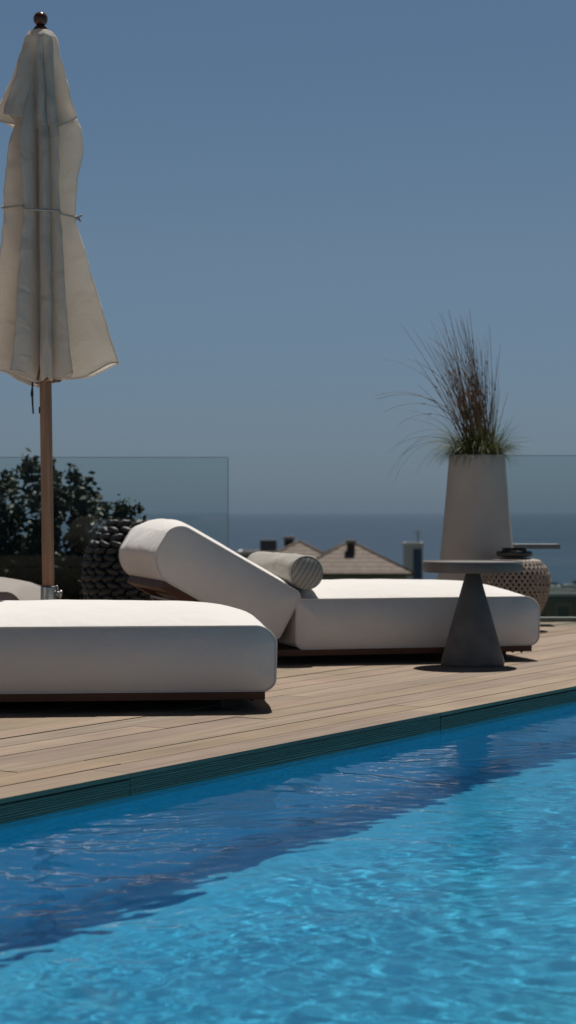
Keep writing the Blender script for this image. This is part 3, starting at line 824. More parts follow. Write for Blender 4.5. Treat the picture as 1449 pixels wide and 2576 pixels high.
# ------------------------------------------------------------------ planter and ornamental grass
def build_planter():
    D = 12.2; k = D / F; loc = P(1200, 1574, D); loc.z = 0
    t = thing('tall_planter', 'tall tapered stone-coloured planter holding ornamental grass', 'planter', loc)
    zt = HC + (HOR - 1145) * k
    rt = 70 * k; rb = 112 * k
    bm = bmesh.new()
    prof = [(0, 0), (rb - 0.005, 0), (rb, 0.006)]
    for i in range(1, 9): prof.append((rb + (rt - rb) * i / 8 - 0.006 * math.sin(PI * i / 8), 0.006 + (zt - 0.012) * i / 8))
    prof += [(rt - 0.003, zt), (rt - 0.022, zt), (rt - 0.026, zt - 0.01), (rt - 0.026, zt - 0.06), (0, zt - 0.06)]
    add_lathe(bm, prof, 72)
    o = obj('pot', bm, M_planter, t)
    for p in o.data.polygons: p.use_smooth = abs(p.normal.z) < 0.6
    bm = bmesh.new(); add_lathe(bm, [(0, zt - 0.035), (rt * .5, zt - 0.03), (rt - 0.027, zt - 0.04)], 40); obj('soil', bm, mat('soil', (0.03, 0.02, 0.015), 0.95, bump=.5, bscale=80), t)
    # plant
    g = thing('ornamental_grass', 'tuft of ornamental grass with tall brown seed stems leaning left', 'plant', loc + Vector((0, 0, zt - 0.035)))
    rn = random.Random(5)
    def blade(bm, p0, d, L, w0, droop, side, n=9, wind=0.0):
        pts = []; p = Vector(p0); v = Vector(d).normalized()
        for i in range(n + 1):
            pts.append(p.copy()); p += v * (L / n); v = (v + Vector((wind, 0, -droop)) / n).normalized()
        prev = None; s = Vector(side).normalized()
        for i, q in enumerate(pts):
            w_ = w0 * (1 - (i / n) ** 1.6) * 0.5 + 0.0004
            a = bm.verts.new(q - s * w_); b = bm.verts.new(q + s * w_)
            if prev: bm.faces.new((prev[0], prev[1], b, a))
            prev = (a, b)
        return pts
    bm = bmesh.new()
    for i in range(950):
        a = rn.uniform(0, 2 * PI); r = rt * 0.75 * math.sqrt(rn.random()); p0 = (r * math.cos(a), r * math.sin(a), 0)
        tilt = rn.uniform(0.15, 1.1); da = a + rn.gauss(0, 0.5)
        d = (math.cos(da) * tilt - 0.08, math.sin(da) * tilt, 1)
        blade(bm, p0, d, rn.uniform(0.15, 0.34), rn.uniform(0.003, 0.0055), rn.uniform(0.8, 2.6), (math.sin(da), -math.cos(da), 0.2))
    obj('green_leaves', bm, leaf_mat('grass_green', (0.07, 0.10, 0.028), (0.13, 0.14, 0.05)), g, recalc=False)
    bm = bmesh.new()
    for i in range(190):
        a = rn.uniform(0, 2 * PI); r = rt * 0.5 * math.sqrt(rn.random()); p0 = Vector((r * math.cos(a) + 0.02, r * math.sin(a), 0))
        x = rn.gauss(-0.12, 0.115)
        d = Vector((x, rn.gauss(0, 0.12), 1)).normalized(); L = rn.uniform(0.42, 0.97) * (1 if x > -0.5 else 0.75)
        if x > 0.05: L *= 0.8
        dr = rn.uniform(0.0, 0.25) if rn.random() < 0.85 else rn.uniform(0.8, 2.0)
        n = 9; pts = []; p = p0.copy(); v = d.copy()
        for j in range(n + 1):
            pts.append(p.copy()); p += v * (L / n); v = (v + Vector((-0.22, 0, -dr)) / n * (0.3 + 0.7 * x / -0.24 if x < 0 else 0.2)).normalized()
        w0 = rn.uniform(0.0017, 0.0032)
        rad = [w0 * (1 - 0.72 * j / n) for j in range(n + 1)]
        add_tube(bm, pts, rad, 4)
        if rn.random() < 0.6:
            j = rn.choice([5, 6, 7]); add_tube(bm, [pts[j], pts[j].lerp(pts[j + 1], 0.35)], [0.0042, 0.0015], 5)
    obj('seed_stems', bm, leaf_mat('stem_brown', (0.34, 0.20, 0.12), (0.15, 0.11, 0.07)), g, recalc=False)
    bm = bmesh.new()
    for i in range(17):
        L = rn.uniform(0.4, 0.75); x = rn.uniform(-1.3, -0.3)
        if i % 7 == 0: x = rn.uniform(0.3, 0.9); L *= 0.6
        n = 12; pts = []; p = Vector((rn.uniform(-.06, .04), rn.uniform(-.06, .06), 0.02)); v = Vector((x, rn.gauss(0, .3), 1)).normalized(); dr = rn.uniform(0.9, 2.9)
        for j in range(n + 1):
            pts.append(p.copy()); p += v * (L / n); v = (v + Vector((0.0, 0, -dr)) / n).normalized()
        add_tube(bm, pts, [0.0011 * (1 - 0.6 * j / n) for j in range(n + 1)], 4)
    obj('arching_blades', bm, leaf_mat('blade_straw', (0.16, 0.12, 0.08), (0.12, 0.11, 0.06)), g, recalc=False)

def leaf_mat(name, c1, c2, rough=0.55, scale=7.0, trans=0.25):
    m = bpy.data.materials.new(name); m.use_nodes = True
    t = m.node_tree; b = t.nodes['Principled BSDF']; out = t.nodes['Material Output']; b.inputs['Roughness'].default_value = rough; b.inputs['Specular IOR Level'].default_value = 0.3
    tc = t.nodes.new('ShaderNodeTexCoord'); n = t.nodes.new('ShaderNodeTexNoise'); n.inputs['Scale'].default_value = scale; n.inputs['Detail'].default_value = 3
    t.links.new(tc.outputs['Object'], n.inputs['Vector'])
    cr = t.nodes.new('ShaderNodeValToRGB'); cr.color_ramp.elements[0].position = .35; cr.color_ramp.elements[1].position = .65
    cr.color_ramp.elements[0].color = (*c1, 1); cr.color_ramp.elements[1].color = (*c2, 1)
    t.links.new(n.outputs[0], cr.inputs[0]); t.links.new(cr.outputs[0], b.inputs['Base Color'])
    tr = t.nodes.new('ShaderNodeBsdfTranslucent'); t.links.new(cr.outputs[0], tr.inputs[0])
    mx = t.nodes.new('ShaderNodeMixShader'); mx.inputs[0].default_value = trans
    t.links.new(b.outputs[0], mx.inputs[1]); t.links.new(tr.outputs[0], mx.inputs[2]); t.links.new(mx.outputs[0], out.inputs['Surface'])
    return m
build_planter()

# ------------------------------------------------------------------ woven pouf with a black tray
def build_pouf():
    D = 11.75; k = D / F; loc = P(1294, 1580, D); loc.z = 0
    zt = HC - (1408 - HOR) * k
    R0 = 88 * k
    t = thing('woven_pouf', 'round open-weave rattan pouf beside the tall planter', 'pouf', loc)
    def rad(z):
        u = z / zt; a_ = max(0, (u - 0.72) / 0.28); b_ = max(0, (0.66 - u) / 0.66); return R0 * (1 - 0.34 * a_ ** 2.4 - 0.62 * b_ ** 1.7)
    M_rat = mat('rattan', (0.34, 0.275, 0.225), 0.6, var=0.25, vscale=60)
    bm = bmesh.new(); NS = 38
    for s in (-1, 1):
        for i in range(NS):
            for o2 in (0, 0.035):
                pts = []
                for j in range(23):
                    u = j / 22; z = 0.01 + (zt - 0.015) * u; a = 2 * PI * i / NS + s * u * 1.5 + o2
                    r = rad(z) + 0.003 * s * math.cos(j * PI)
                    pts.append((r * math.cos(a), r * math.sin(a), z))
                # over the top
                for q in (0.75, 0.5):
                    a += s * 0.12; r = rad(zt) * q; pts.append((r * math.cos(a), r * math.sin(a), zt + 0.01 * (1 - q)))
                add_tube(bm, pts, 0.0042, 5)
    obj('weave', bm, M_rat, t)
    for z in (0.012, zt * 0.97):
        bm = bmesh.new()
        r = rad(z); add_tube(bm, [(r * math.cos(2 * PI * q / 40), r * math.sin(2 * PI * q / 40), z) for q in range(40)], 0.006, 6, closed=True)
        obj('rim', bm, M_rat, t)
    for q in (0.5,):
        bm = bmesh.new(); add_tube(bm, [(rad(zt) * q * math.cos(2 * PI * h / 30), rad(zt) * q * math.sin(2 * PI * h / 30), zt + 0.008) for h in range(30)], 0.007, 6, closed=True)
    obj('top_ring', bm, M_rat, t)
    bm = bmesh.new(); add_lathe(bm, [(0, 0.02), (R0 * .25, 0.02), (R0 * .5, zt * .4), (R0 * .6, zt * .7), (R0 * .42, zt * 0.93), (0, zt * .94)], 32); obj('inner_drum', bm, mat('drum_cloth', (0.03, 0.028, 0.026), 0.9), t)
    # tray
    z0 = zt + 0.018
    tr = thing('round_tray', 'black round glossy tray resting on top of the woven pouf', 'tray', loc + Vector((0, 0, z0)))
    rt = 45 * k
    bm = bmesh.new(); add_lathe(bm, [(0, 0), (rt - 0.006, 0), (rt, 0.008), (rt + 0.002, 0.025), (rt, 0.034), (rt - 0.005, 0.034), (rt - 0.007, 0.014), (0, 0.012)], 56); obj('tray_body', bm, mat('black_gloss', (0.006, 0.006, 0.007), 0.15, spec=0.6), tr)
    gb = thing('glass_dish', 'small clear glass dish standing in the black tray', 'dish', loc + Vector((0, 0, z0 + 0.0125)))
    bm = bmesh.new(); add_lathe(bm, [(0, 0), (0.05, 0), (0.07, 0.012), (0.078, 0.04), (0.075, 0.04), (0.066, 0.014), (0.048, 0.005), (0, 0.005)], 48)
    gm = bpy.data.materials.new('clear_glass'); gm.use_nodes = True; b = gm.node_tree.nodes['Principled BSDF']; b.inputs['Transmission Weight'].default_value = 1; b.inputs['Roughness'].default_value = 0.02; b.inputs['IOR'].default_value = 1.45
    obj('bowl', bm, gm, gb)
build_pouf()

# ------------------------------------------------------------------ dark braided pot left, behind the backrest
def build_braided():
    D = 11.9; k = D / F; loc = P(326, 1560, D); loc.z = 0
    H = HC - 14 * k; R0 = 114 * k
    t = thing('braided_pouf', 'large dark round pouf of overlapping braided rope, behind the raised backrest', 'pouf', loc)
    bm = bmesh.new()
    def rad(u): return R0 * max(0.02, (1 - abs((u - 0.47) / 0.55) ** 2.0)) ** 0.52 if abs((u - .47) / .55) < 1 else R0 * .02
    prof = [(0, 0.0)] + [(rad(i / 24) * 0.93, H * 0.94 * i / 24) for i in range(0, 25)] + [(0, H * 0.94)]
    add_lathe(bm, prof, 40); M_rope = mat('dark_rope', (0.020, 0.023, 0.025), 0.52, var=0.3, vscale=30, bump=0.8, bscale=120, bdist=0.004, spec=0.5)
    obj('core', bm, mat('pouf_core', (0.01, 0.011, 0.011), 0.8), t)
    bm = bmesh.new(); rows = 16
    ico = bmesh.new(); bmesh.ops.create_icosphere(ico, subdivisions=2, radius=1.0)
    iv = [v.co.copy() for v in ico.verts]; ifc = [[v.index for v in f.verts] for f in ico.faces]; ico.free()
    for j in range(rows):
        u = 0.05 + 0.91 * j / (rows - 1); r = rad(u) * 0.97; n = max(5, int(2 * PI * r / 0.08))
        for i in range(n):
            a = 2 * PI * (i + 0.5 * (j % 2)) / n
            # tilt lobes alternately like a braid
            rot = Matrix.Rotation(a, 4, 'Z') @ Matrix.Rotation(R(-28), 4, 'Y') @ Matrix.Rotation(R(24 if j % 2 else -18), 4, 'X')
            c = Vector((r * math.cos(a), r * math.sin(a), H * u * 0.97 + 0.0))
            vs = [bm.verts.new(c + rot @ Vector((p.x * 0.028, p.y * 0.050, p.z * 0.024)) * rnd.uniform(0.85, 1.12)) for p in iv]
            for f in ifc: bm.faces.new([vs[q] for q in f])
    obj('braids', bm, M_rope, t)
build_braided()

# dark slab modelled in place of a reflection in the glass, behind the planter
def build_reflection_slab():
    D = 12.45; k = D / F
    a = P(1235, 1368, D); b = P(1403, 1380, D)
    t = thing('reflection_slab', 'dark slab standing in for a reflection in the glass, half hidden behind the tall planter', 'reflection stand-in', ((a.x + b.x) / 2, D, 0))
    h = (b.x - a.x) / 2
    bm = bmesh.new(); add_box(bm, (-h, -0.12, b.z), (h, 0.12, a.z), bevel=0.004); obj('tabletop', bm, mat('reflection_grey', (0.15, 0.17, 0.18), 0.6), t, smooth=False)  # solid slab coloured like the reflection, not a real tabletop
    bm = bmesh.new(); add_box(bm, (-h, -0.05, 0.0), (-h + 0.07, 0.05, b.z - 0.001), bevel=0.003); obj('leg', bm, M_black, t, smooth=False)  # invented support for the reflection slab
    bm = bmesh.new(); add_box(bm, (-h, -0.11, 0.0), (h * 0.2, 0.11, 0.014), bevel=0.003); obj('foot_plate', bm, M_black, t, smooth=False)  # invented foot under that support
build_reflection_slab()

# ------------------------------------------------------------------ terrain and sea
def terr_z(y, x=0.0):
    tab = [(-60, -1.75), (13, -1.75), (15, -2.2), (40, -6), (150, -11.5), (600, -25), (1150, -42), (1400, -60)]
    for (a, za), (b, zb) in zip(tab, tab[1:]):
        if y <= b:
            return za + (zb - za) * max(0, (y - a)) / (b - a)
    return tab[-1][1]
def build_terrain():
    bm = bmesh.new(); ys = [-60, -20, 13, 15, 20, 26, 33, 40, 60, 90, 120, 150, 200, 300, 400, 500, 600, 800, 950, 1050, 1120, 1150, 1200, 1400]
    xs = [-900, -500, -300, -200, -120, -80, -50, -30, -20, -10, -5, 0, 5, 10, 20, 30, 50, 80, 120, 200, 300, 500, 900]
    g = []
    for y in ys:
        row = []
        for x in xs:
            z = terr_z(y) + (0 if y < 30 else mnoise.noise(Vector((x * 0.012, y * 0.012, 0))) * min(1.6, y * 0.006) * (1 if y < 600 else 2.0))
            row.append(bm.verts.new((x, y, z)))
        g.append(row)
    for a, b in zip(g, g[1:]):
        for i in range(len(xs) - 1): bm.faces.new((a[i], a[i + 1], b[i + 1], b[i]))
    m = mat('hillside', (0.055, 0.062, 0.035), 0.95, var=0.5, vscale=0.06)
    tag(obj('terrain', bm, m), kind='structure')
    bm = bmesh.new(); n = 96; rings = []
    for r in (0.0, 600, 2000, 6000, 20000, 60000, 150000, 300000):
        if r == 0: rings.append([bm.verts.new((0, 0, -40))])
        else: rings.append([bm.verts.new((r * math.cos(2 * PI * i / n), r * math.sin(2 * PI * i / n), -40)) for i in range(n)])
    for a, b in zip(rings, rings[1:]):
        for i in range(n):
            j = (i + 1) % n
            if len(a) == 1: bm.faces.new((a[0], b[i], b[j]))
            else: bm.faces.new((a[i], b[i], b[j], a[j]))
    m = bpy.data.materials.new('sea_water'); m.use_nodes = True
    t = m.node_tree; b = t.nodes['Principled BSDF']
    b.inputs['Base Color'].default_value = (0.022, 0.055, 0.105, 1); b.inputs['Roughness'].default_value = 0.6; b.inputs['Specular IOR Level'].default_value = 0.08
    tc = t.nodes.new('ShaderNodeTexCoord'); mp = t.nodes.new('ShaderNodeMapping'); mp.inputs['Scale'].default_value = (0.0008, 0.004, 1)
    n_ = t.nodes.new('ShaderNodeTexNoise'); n_.inputs['Scale'].default_value = 1; n_.inputs['Detail'].default_value = 4
    t.links.new(tc.outputs['Object'], mp.inputs[0]); t.links.new(mp.outputs[0], n_.inputs['Vector'])
    cr = t.nodes.new('ShaderNodeValToRGB'); cr.color_ramp.elements[0].position = .35; cr.color_ramp.elements[1].position = .65
    cr.color_ramp.elements[0].color = (0.018, 0.042, 0.076, 1); cr.color_ramp.elements[1].color = (0.025, 0.056, 0.095, 1)
    t.links.new(n_.outputs[0], cr.inputs[0]); t.links.new(cr.outputs[0], b.inputs['Base Color'])
    n2 = t.nodes.new('ShaderNodeTexNoise'); n2.inputs['Scale'].default_value = 0.25; n2.inputs['Detail'].default_value = 3; t.links.new(tc.outputs['Object'], n2.inputs['Vector'])
    bp = t.nodes.new('ShaderNodeBump'); bp.inputs['Strength'].default_value = 1.0; bp.inputs['Distance'].default_value = 1.5
    t.links.new(n2.outputs[0], bp.inputs['Height']); t.links.new(bp.outputs[0], b.inputs['Normal'])
    tag(obj('sea', bm, m, smooth=False), kind='structure')
build_terrain()

# ------------------------------------------------------------------ houses
M_tile = None
def tile_mat():
    m = bpy.data.materials.new('roof_tiles'); m.use_nodes = True
    t = m.node_tree; b = t.nodes['Principled BSDF']; b.inputs['Roughness'].default_value = 0.85
    tc = t.nodes.new('ShaderNodeTexCoord'); sx = t.nodes.new('ShaderNodeSeparateXYZ'); t.links.new(tc.outputs['Object'], sx.inputs[0])
    mu = t.nodes.new('ShaderNodeMath'); mu.operation = 'MULTIPLY'; mu.inputs[1].default_value = 1 / 0.30
    fr = t.nodes.new('ShaderNodeMath'); fr.operation = 'FRACT'; lt = t.nodes.new('ShaderNodeMath'); lt.operation = 'LESS_THAN'; lt.inputs[1].default_value = 0.25
    t.links.new(sx.outputs['Z'], mu.inputs[0]); t.links.new(mu.outputs[0], fr.inputs[0]); t.links.new(fr.outputs[0], lt.inputs[0])
    n = t.nodes.new('ShaderNodeTexNoise'); n.inputs['Scale'].default_value = 2.5; n.inputs['Detail'].default_value = 5; t.links.new(tc.outputs['Object'], n.inputs['Vector'])
    cr = t.nodes.new('ShaderNodeValToRGB'); cr.color_ramp.elements[0].position = .3; cr.color_ramp.elements[1].position = .7
    cr.color_ramp.elements[0].color = (0.15, 0.113, 0.09, 1); cr.color_ramp.elements[1].color = (0.24, 0.19, 0.155, 1)
    t.links.new(n.outputs[0], cr.inputs[0])
    mx = t.nodes.new('ShaderNodeMix'); mx.data_type = 'RGBA'; t.links.new(cr.outputs[0], mx.inputs[6]); mx.inputs[7].default_value = (0.07, 0.055, 0.048, 1)
    t.links.new(lt.outputs[0], mx.inputs[0]); t.links.new(mx.outputs[2], b.inputs['Base Color'])
    return m
M_tile = tile_mat()
M_wallb = mat('beige_render', (0.30, 0.26, 0.20), 0.9, var=0.08, vscale=0.6)
M_wallw = mat('white_render', (0.62, 0.60, 0.57), 0.9, var=0.06, vscale=0.6)
M_win = mat('window_glass', (0.03, 0.045, 0.055), 0.1)
M_wfr = mat('window_frame', (0.6, 0.58, 0.55), 0.6)
def window(parent, x, y, z, w_, h_, pane=None):
    bm = bmesh.new(); f = 0.12
    add_box(bm, (x - w_ / 2, y - 0.08, z), (x + w_ / 2, y - 0.001, z + f)); add_box(bm, (x - w_ / 2, y - 0.08, z + h_ - f), (x + w_ / 2, y - 0.001, z + h_))
    add_box(bm, (x - w_ / 2, y - 0.08, z + f), (x - w_ / 2 + f, y - 0.001, z + h_ - f)); add_box(bm, (x + w_ / 2 - f, y - 0.08, z + f), (x + w_ / 2, y - 0.001, z + h_ - f))
    o = obj('window', bm, M_wfr, parent, smooth=False)
    bm = bmesh.new(); add_box(bm, (x - w_ / 2 + f, y - 0.04, z + f), (x + w_ / 2 - f, y - 0.002, z + h_ - f)); obj('pane', bm, pane or M_win, o, smooth=False)
def hip_house(xc, y_peak, D, half_px, eave_y, label, chim, wallm):
    k = D / F; pk = P(xc, y_peak, D); ez = HC - (eave_y - HOR) * k; hw = half_px * k
    g = terr_z(D) - 1.0
    t = thing('house', label, 'house', (pk.x, D, g)); 
    zp = pk.z - g; ze = ez - g
    bm = bmesh.new()
    e = [(-hw, -hw), (hw, -hw), (hw, hw), (-hw, hw)]
    a = [bm.verts.new((x, y, ze)) for x, y in e]; b = [bm.verts.new((x, y, ze - 0.18)) for x, y in e]; p = bm.verts.new((0, 0, zp))
    for i in range(4):
        bm.faces.new((a[i], a[(i + 1) % 4], p)); bm.faces.new((a[i], a[(i + 1) % 4], b[(i + 1) % 4], b[i]))
    bm.faces.new(b[::-1]); rf = obj('roof', bm, M_tile, t, smooth=False)
    bm = bmesh.new()
    for i in range(4): add_tube(bm, [Vector((e[i][0], e[i][1], ze)), Vector((0, 0, zp + 0.03))], 0.10, 8)
    obj('ridge_tiles', bm, mat('ridge', (0.10, 0.075, 0.06), 0.8), rf)
    w2 = hw - 0.55
    bm = bmesh.new(); add_box(bm, (-w2, -w2, 0), (w2, w2, ze - 0.181)); obj('wall', bm, wallm, t, smooth=False)
    for x in (-w2 * .55, w2 * .0, w2 * .55): window(t, x, -w2, ze - 1.6, 1.1, 1.15)
    for (cx, cyy, cw, z0, z1) in chim:
        bm = bmesh.new(); add_box(bm, (cx - cw / 2, cyy - cw / 2, z0 - g), (cx + cw / 2, cyy + cw / 2, z1 - g - 0.25)); ch = obj('chimney', bm, mat('chimney_brick', (0.075, 0.05, 0.042), 0.9, var=.2, vscale=3), rf, smooth=False)
        bm = bmesh.new(); add_box(bm, (cx - cw / 2 - .07, cyy - cw / 2 - .07, z1 - g - 0.249), (cx + cw / 2 + .07, cyy + cw / 2 + .07, z1 - g), bevel=.03); obj('chimney_cap', bm, mat('cap', (0.36, 0.32, 0.28), 0.9), ch, smooth=False)
    return t
k150 = 150 / F
def zz(y, D): return HC - (y - HOR) * D / F
hip_house(881, 1361, 150, 152, 1437, 'brown tiled hip-roofed house with a tall chimney on its front slope, seen beyond the mattress', [(0.0, -1.6, 0.62, zz(1425, 150), zz(1358, 148))], M_wallb)
hip_house(753, 1362, 154, 165, 1444, 'brown tiled hip-roofed house just right of the bolster, left of its chimneyed neighbour', [(-27 * k150, 0.2, 0.75, zz(1390, 154), zz(1349, 154))], M_wallb)
# flat roofed house with a dark water tank
def flat_house(x0, x1, ytop, D, depth, label, m, name='house'):
    a = P(x0, ytop, D); b = P(x1, ytop, D); g = terr_z(D) - 1.0
    t = thing(name, label, 'house', ((a.x + b.x) / 2, D, g)); h = (b.x - a.x) / 2; zt = a.z - g
    bm = bmesh.new(); add_box(bm, (-h, 0, 0), (h, depth, zt)); obj('wall', bm, m, t, smooth=False)
    bm = bmesh.new(); add_box(bm, (-h - .08, -0.08, zt + .001), (h + .08, 0.22, zt + 0.24)); add_box(bm, (-h - .08, depth - .22, zt + .001), (h + .08, depth + .08, zt + 0.24))
    add_box(bm, (-h - .08, .2205, zt + .001), (-h + .22, depth - .2205, zt + .24)); add_box(bm, (h - .22, .2205, zt + .001), (h + .08, depth - .2205, zt + .24))
    obj('parapet', bm, M_wallw, t, smooth=False)
    return t, h, zt
t, h, zt = flat_house(600, 712, 1394, 165, 6, 'pale flat-roofed house mostly hidden behind the bolster, carrying a dark tank', M_wallb)
for x in (-0.8, 0.8): window(t, x, 0, zt - 2.2, 1.0, 1.2)
tk = P(675, 1389, 166)
wt = thing('water_tank', 'dark rectangular water tank standing on the flat roof left of the tiled houses', 'tank', (tk.x, 167, zt + terr_z(165) - 1.0 + 0.0))
bm = bmesh.new(); hwk = 21 * 166 / F; add_box(bm, (-hwk, -0.6, 0.25), (hwk, 0.6, zz(1358, 166) - (zt + terr_z(165) - 1.0)), bevel=0.06); obj('tank_body', bm, mat('tank', (0.012, 0.016, 0.024), 0.5), wt, smooth=False)
bm = bmesh.new(); add_box(bm, (-hwk + .1, -0.5, 0.0), (hwk - .1, 0.5, 0.249)); obj('stand', bm, M_black, wt, smooth=False)
# narrow white and blue tower house with antenna
t, h, zt = flat_house(1018, 1064, 1372, 170, 2.2, 'narrow white tower house with a blue front and an aerial, left of the cone table', M_wallw)
bm = bmesh.new(); add_box(bm, (-0.05, -0.05, 0.5), (h - 0.12, -0.002, zt - 0.3)); obj('blue_panel', bm, mat('blue_paint', (0.05, 0.085, 0.16), 0.7), t, smooth=False)
bm = bmesh.new(); add_tube(bm, [(h * .55, 1, zt), (h * .55, 1, zt + 1.35)], 0.045, 6); add_tube(bm, [(h * .1, 1, zt + 1.1), (h * 1.0, 1, zt + 1.15)], 0.025, 5); add_tube(bm, [(h * .25, 1, zt + .8), (h * .9, 1, zt + .85)], 0.025, 5); obj('aerial', bm, M_black, t)
# olive-grey house with a green door
t, h, zt = flat_house(1330, 1580, 1499, 150, 7, 'olive-grey flat-roofed house with a green door, at the right edge below the terrace', mat('olive_render', (0.13, 0.13, 0.09), 0.9, var=.12, vscale=.7))
dx = P(1417, 0, 150).x - (P(1330, 0, 150).x + P(1580, 0, 150).x) / 2
bm = bmesh.new(); zd = zt - (1525 - 1499) * k150
add_box(bm, (dx - .64, -0.09, zd - 2.1), (dx - .45, -.001, zd + .28)); add_box(bm, (dx + .45, -0.09, zd - 2.1), (dx + .64, -.001, zd + .28)); add_box(bm, (dx - .45, -0.09, zd), (dx + .45, -.001, zd + .28))
df = obj('door_frame', bm, mat('olive_trim', (0.2, 0.2, 0.15), .8), t, smooth=False)
bm = bmesh.new(); add_box(bm, (dx - .449, -0.05, zd - 2.1), (dx + .449, -.0015, zd - .001)); obj('door', bm, mat('green_door', (0.01, 0.075, 0.06), .6), t, smooth=False)
window(t, dx + 2.6, 0, zd - 1.4, 1.0, 1.2)
# a few houses and bushes further down towards the shore
rnh = random.Random(21)
for i, (x0, x1, yt, D, lab) in enumerate((
        (1392, 1412, 1478, 420, 'small white house on the far slope, just above the olive-grey house'),
        (1424, 1462, 1474, 520, 'wide white house on the far slope at the right edge of the view'),
        (1376, 1388, 1462, 760, 'tiny pale house near the shore, right of the woven pouf'))):
    t, h, zt = flat_house(x0, x1, yt, D, 6, lab, M_wallw)
    window(t, 0, 0, zt - 2.2, 1.1, 1.2)

# ------------------------------------------------------------------ trees and bushes
def tree(name, label, cat, loc, clusters, leaf, m_leaf, seed, per=45, trunk_r=0.06, spread=0.11, group=None, limbs=7):
    """clusters: list of (Vector centre, radius) relative to loc"""
    rn = random.Random(seed)
    t = thing(name, label, cat, loc, group=group)
    bm = bmesh.new()
    zs = [c.z for c, r in clusters]; zmin = min(zs); top = max(zs)
    mid = Vector((sum(c.x for c, r in clusters) / len(clusters), sum(c.y for c, r in clusters) / len(clusters), 0))
    hub = Vector((mid.x * .6, mid.y * .6, zmin + (top - zmin) * 0.1))
    add_tube(bm, [Vector((0, 0, 0)), hub * .5, hub], [trunk_r, trunk_r * .8, trunk_r * .6], 8)
    for c, r in (rn.sample(clusters, min(len(clusters), limbs * 6))):
        q = hub.lerp(c, 0.5) + Vector((rn.uniform(-.1, .1), rn.uniform(-.1, .1), -0.05)) * (top - zmin) * 0.3
        add_tube(bm, [hub, q, c], [trunk_r * .3, trunk_r * .17, trunk_r * .05], 5)
    obj('trunk', bm, mat('bark', (0.06, 0.045, 0.035), 0.9, var=.3, vscale=20), t)
    bm = bmesh.new()
    for c, r in clusters:
        for _ in range(per):
            d = Vector((rn.gauss(0, 1), rn.gauss(0, 1), rn.gauss(0, 1))) * 0.5
            p = c + d * r
            a = Vector((rn.gauss(0, 1), rn.gauss(0, 1), rn.gauss(0, .7))).normalized(); b_ = a.cross(Vector((rn.gauss(0, 1), rn.gauss(0, 1), rn.gauss(0, 1)))).normalized()
            L = leaf * rn.uniform(0.7, 1.25); w_ = L * 0.27
            vs = [bm.verts.new(v) for v in (p - a * L * .5, p + b_ * w_, p + a * L * .5, p - b_ * w_)]
            bm.faces.new(vs)
    obj('crown', bm, m_leaf, t, smooth=False, recalc=False)
    return t
M_dleaf = leaf_mat('dark_leaves', (0.022, 0.032, 0.018), (0.045, 0.055, 0.028), scale=5, trans=0.15)
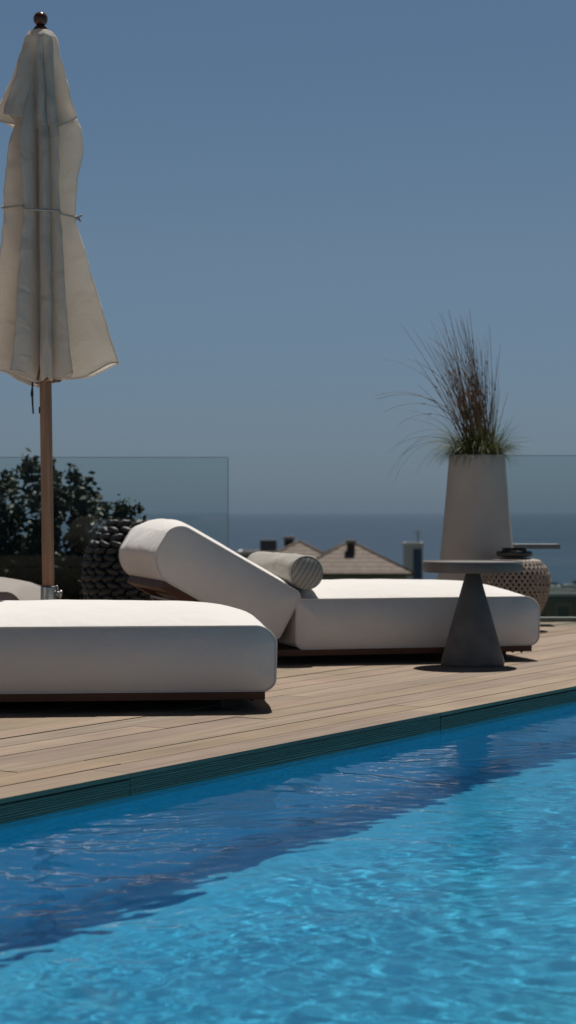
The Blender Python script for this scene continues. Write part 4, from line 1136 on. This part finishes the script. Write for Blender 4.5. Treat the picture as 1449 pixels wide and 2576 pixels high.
def big_tree():
    rn = random.Random(11); D = 18.0; k = D / F
    tops = [(-260, 1250), (-150, 1200), (-60, 1190), (0, 1215), (35, 1195), (60, 1230), (72, 1158), (95, 1230), (120, 1165), (150, 1215), (185, 1185), (215, 1215), (245, 1250), (270, 1290), (300, 1330), (340, 1350), (380, 1400)]
    def top(x):
        for (a, ya), (b, yb) in zip(tops, tops[1:]):
            if x <= b: return ya + (yb - ya) * (x - a) / (b - a)
        return 1420
    loc = P(60, 1285, D); loc.z = terr_z(D) - 0.05
    cl = []
    for _ in range(1500):
        x = rn.uniform(-250, 370); yt = top(x); y = yt + 8 + (1640 - yt) * rn.random() ** 1.0
        dep = rn.uniform(-0.55, 0.55)
        # leave holes in the upper crown
        hole = mnoise.noise(Vector((x * 0.022, y * 0.022, 2.0)))
        if y < 1400 and hole < -0.05 + 0.20 * (1400 - y) / 250: continue
        p = P(x, y, D + dep) - loc
        cl.append((p, rn.uniform(0.07, 0.12)))
    for (x, y) in ((72, 1162), (70, 1185), (120, 1172), (118, 1195), (185, 1190), (188, 1210), (214, 1208), (230, 1250), (262, 1275), (35, 1200), (10, 1220), (165, 1235), (145, 1250)):
        cl.append((P(x, y, D) - loc, 0.075))
    tree('broadleaf_tree', 'dark bushy tree rising behind the glass at the left, sky showing through its top', 'tree', loc, cl, 0.078, M_dleaf, 3, per=34, trunk_r=0.09)
    # small sprig-topped shrub beside it
    loc = P(300, 1300, 14.2); loc.z = terr_z(14.2) + .0; cl = []
    for (x, y, r) in ((310, 1272, .05), (300, 1285, .055), (318, 1288, .05), (350, 1278, .035), (308, 1300, .06), (290, 1310, .07), (330, 1310, .07), (262, 1300, .06), (255, 1290, .04)): cl.append((P(x, y, 14.2) - loc, r))
    for _ in range(50): cl.append((P(rn.uniform(230, 400), rn.uniform(1320, 1600), 14.2 + rn.uniform(-.2, .2)) - loc, .09))
    tree('shrub', 'small dark shrub with a pointed tip, showing above the braided pouf', 'shrub', loc, cl, 0.05, leaf_mat('shrub_leaves', (0.03, 0.042, 0.015), (0.055, 0.065, 0.02), scale=5, trans=.15), 8, per=40, trunk_r=0.03)
big_tree()
def far_bushes():
    rn = random.Random(4); labs = ['dark tree on the far slope, leftmost beside the woven pouf', 'dark tree on the far slope between the small white houses', 'dark tree on the far slope at the right edge', 'dark bush against the left end of the olive-grey house']
    M = leaf_mat('far_leaves', (0.02, 0.03, 0.018), (0.04, 0.05, 0.025), scale=.5, trans=.1)
    for i, (x, y, D, w_, h_) in enumerate(((1390, 1466, 600, 22, 12), (1417, 1470, 560, 16, 14), (1450, 1462, 640, 26, 14), (1372, 1542, 146, 8, 14))):
        k = D / F; loc = P(x, y, D); top = loc.z; loc.z = terr_z(D) - .3
        cl = []
        for _ in range(60):
            a = rn.uniform(0, 2 * PI); r = math.sqrt(rn.random())
            cl.append((Vector((r * math.cos(a) * w_ * k * .5, rn.uniform(-1, 1) * w_ * k * .4, top - loc.z - abs(r * math.sin(a)) * h_ * k * 1.6)), 0.9 * w_ * k / 22 * 1.5))
        tree('distant_tree', labs[i], 'tree', loc, cl, 0.06 * k * 60, M, 30 + i, per=24, trunk_r=0.2 if D > 200 else .08)
far_bushes()

# ------------------------------------------------------------------ sea haze
def build_haze():
    bm = bmesh.new()
    add_box(bm, (-60000, -3000, -41.5), (60000, 90000, 12))
    m = bpy.data.materials.new('haze'); m.use_nodes = True
    t = m.node_tree; t.nodes.remove(t.nodes['Principled BSDF']); out = t.nodes['Material Output']
    v = t.nodes.new('ShaderNodeVolumePrincipled'); v.inputs['Color'].default_value = (0.33, 0.44, 0.57, 1); v.inputs['Density'].default_value = 0.000045
    t.links.new(v.outputs[0], out.inputs['Volume'])
    tag(obj('haze', bm, m, smooth=False), kind='stuff')
build_haze()
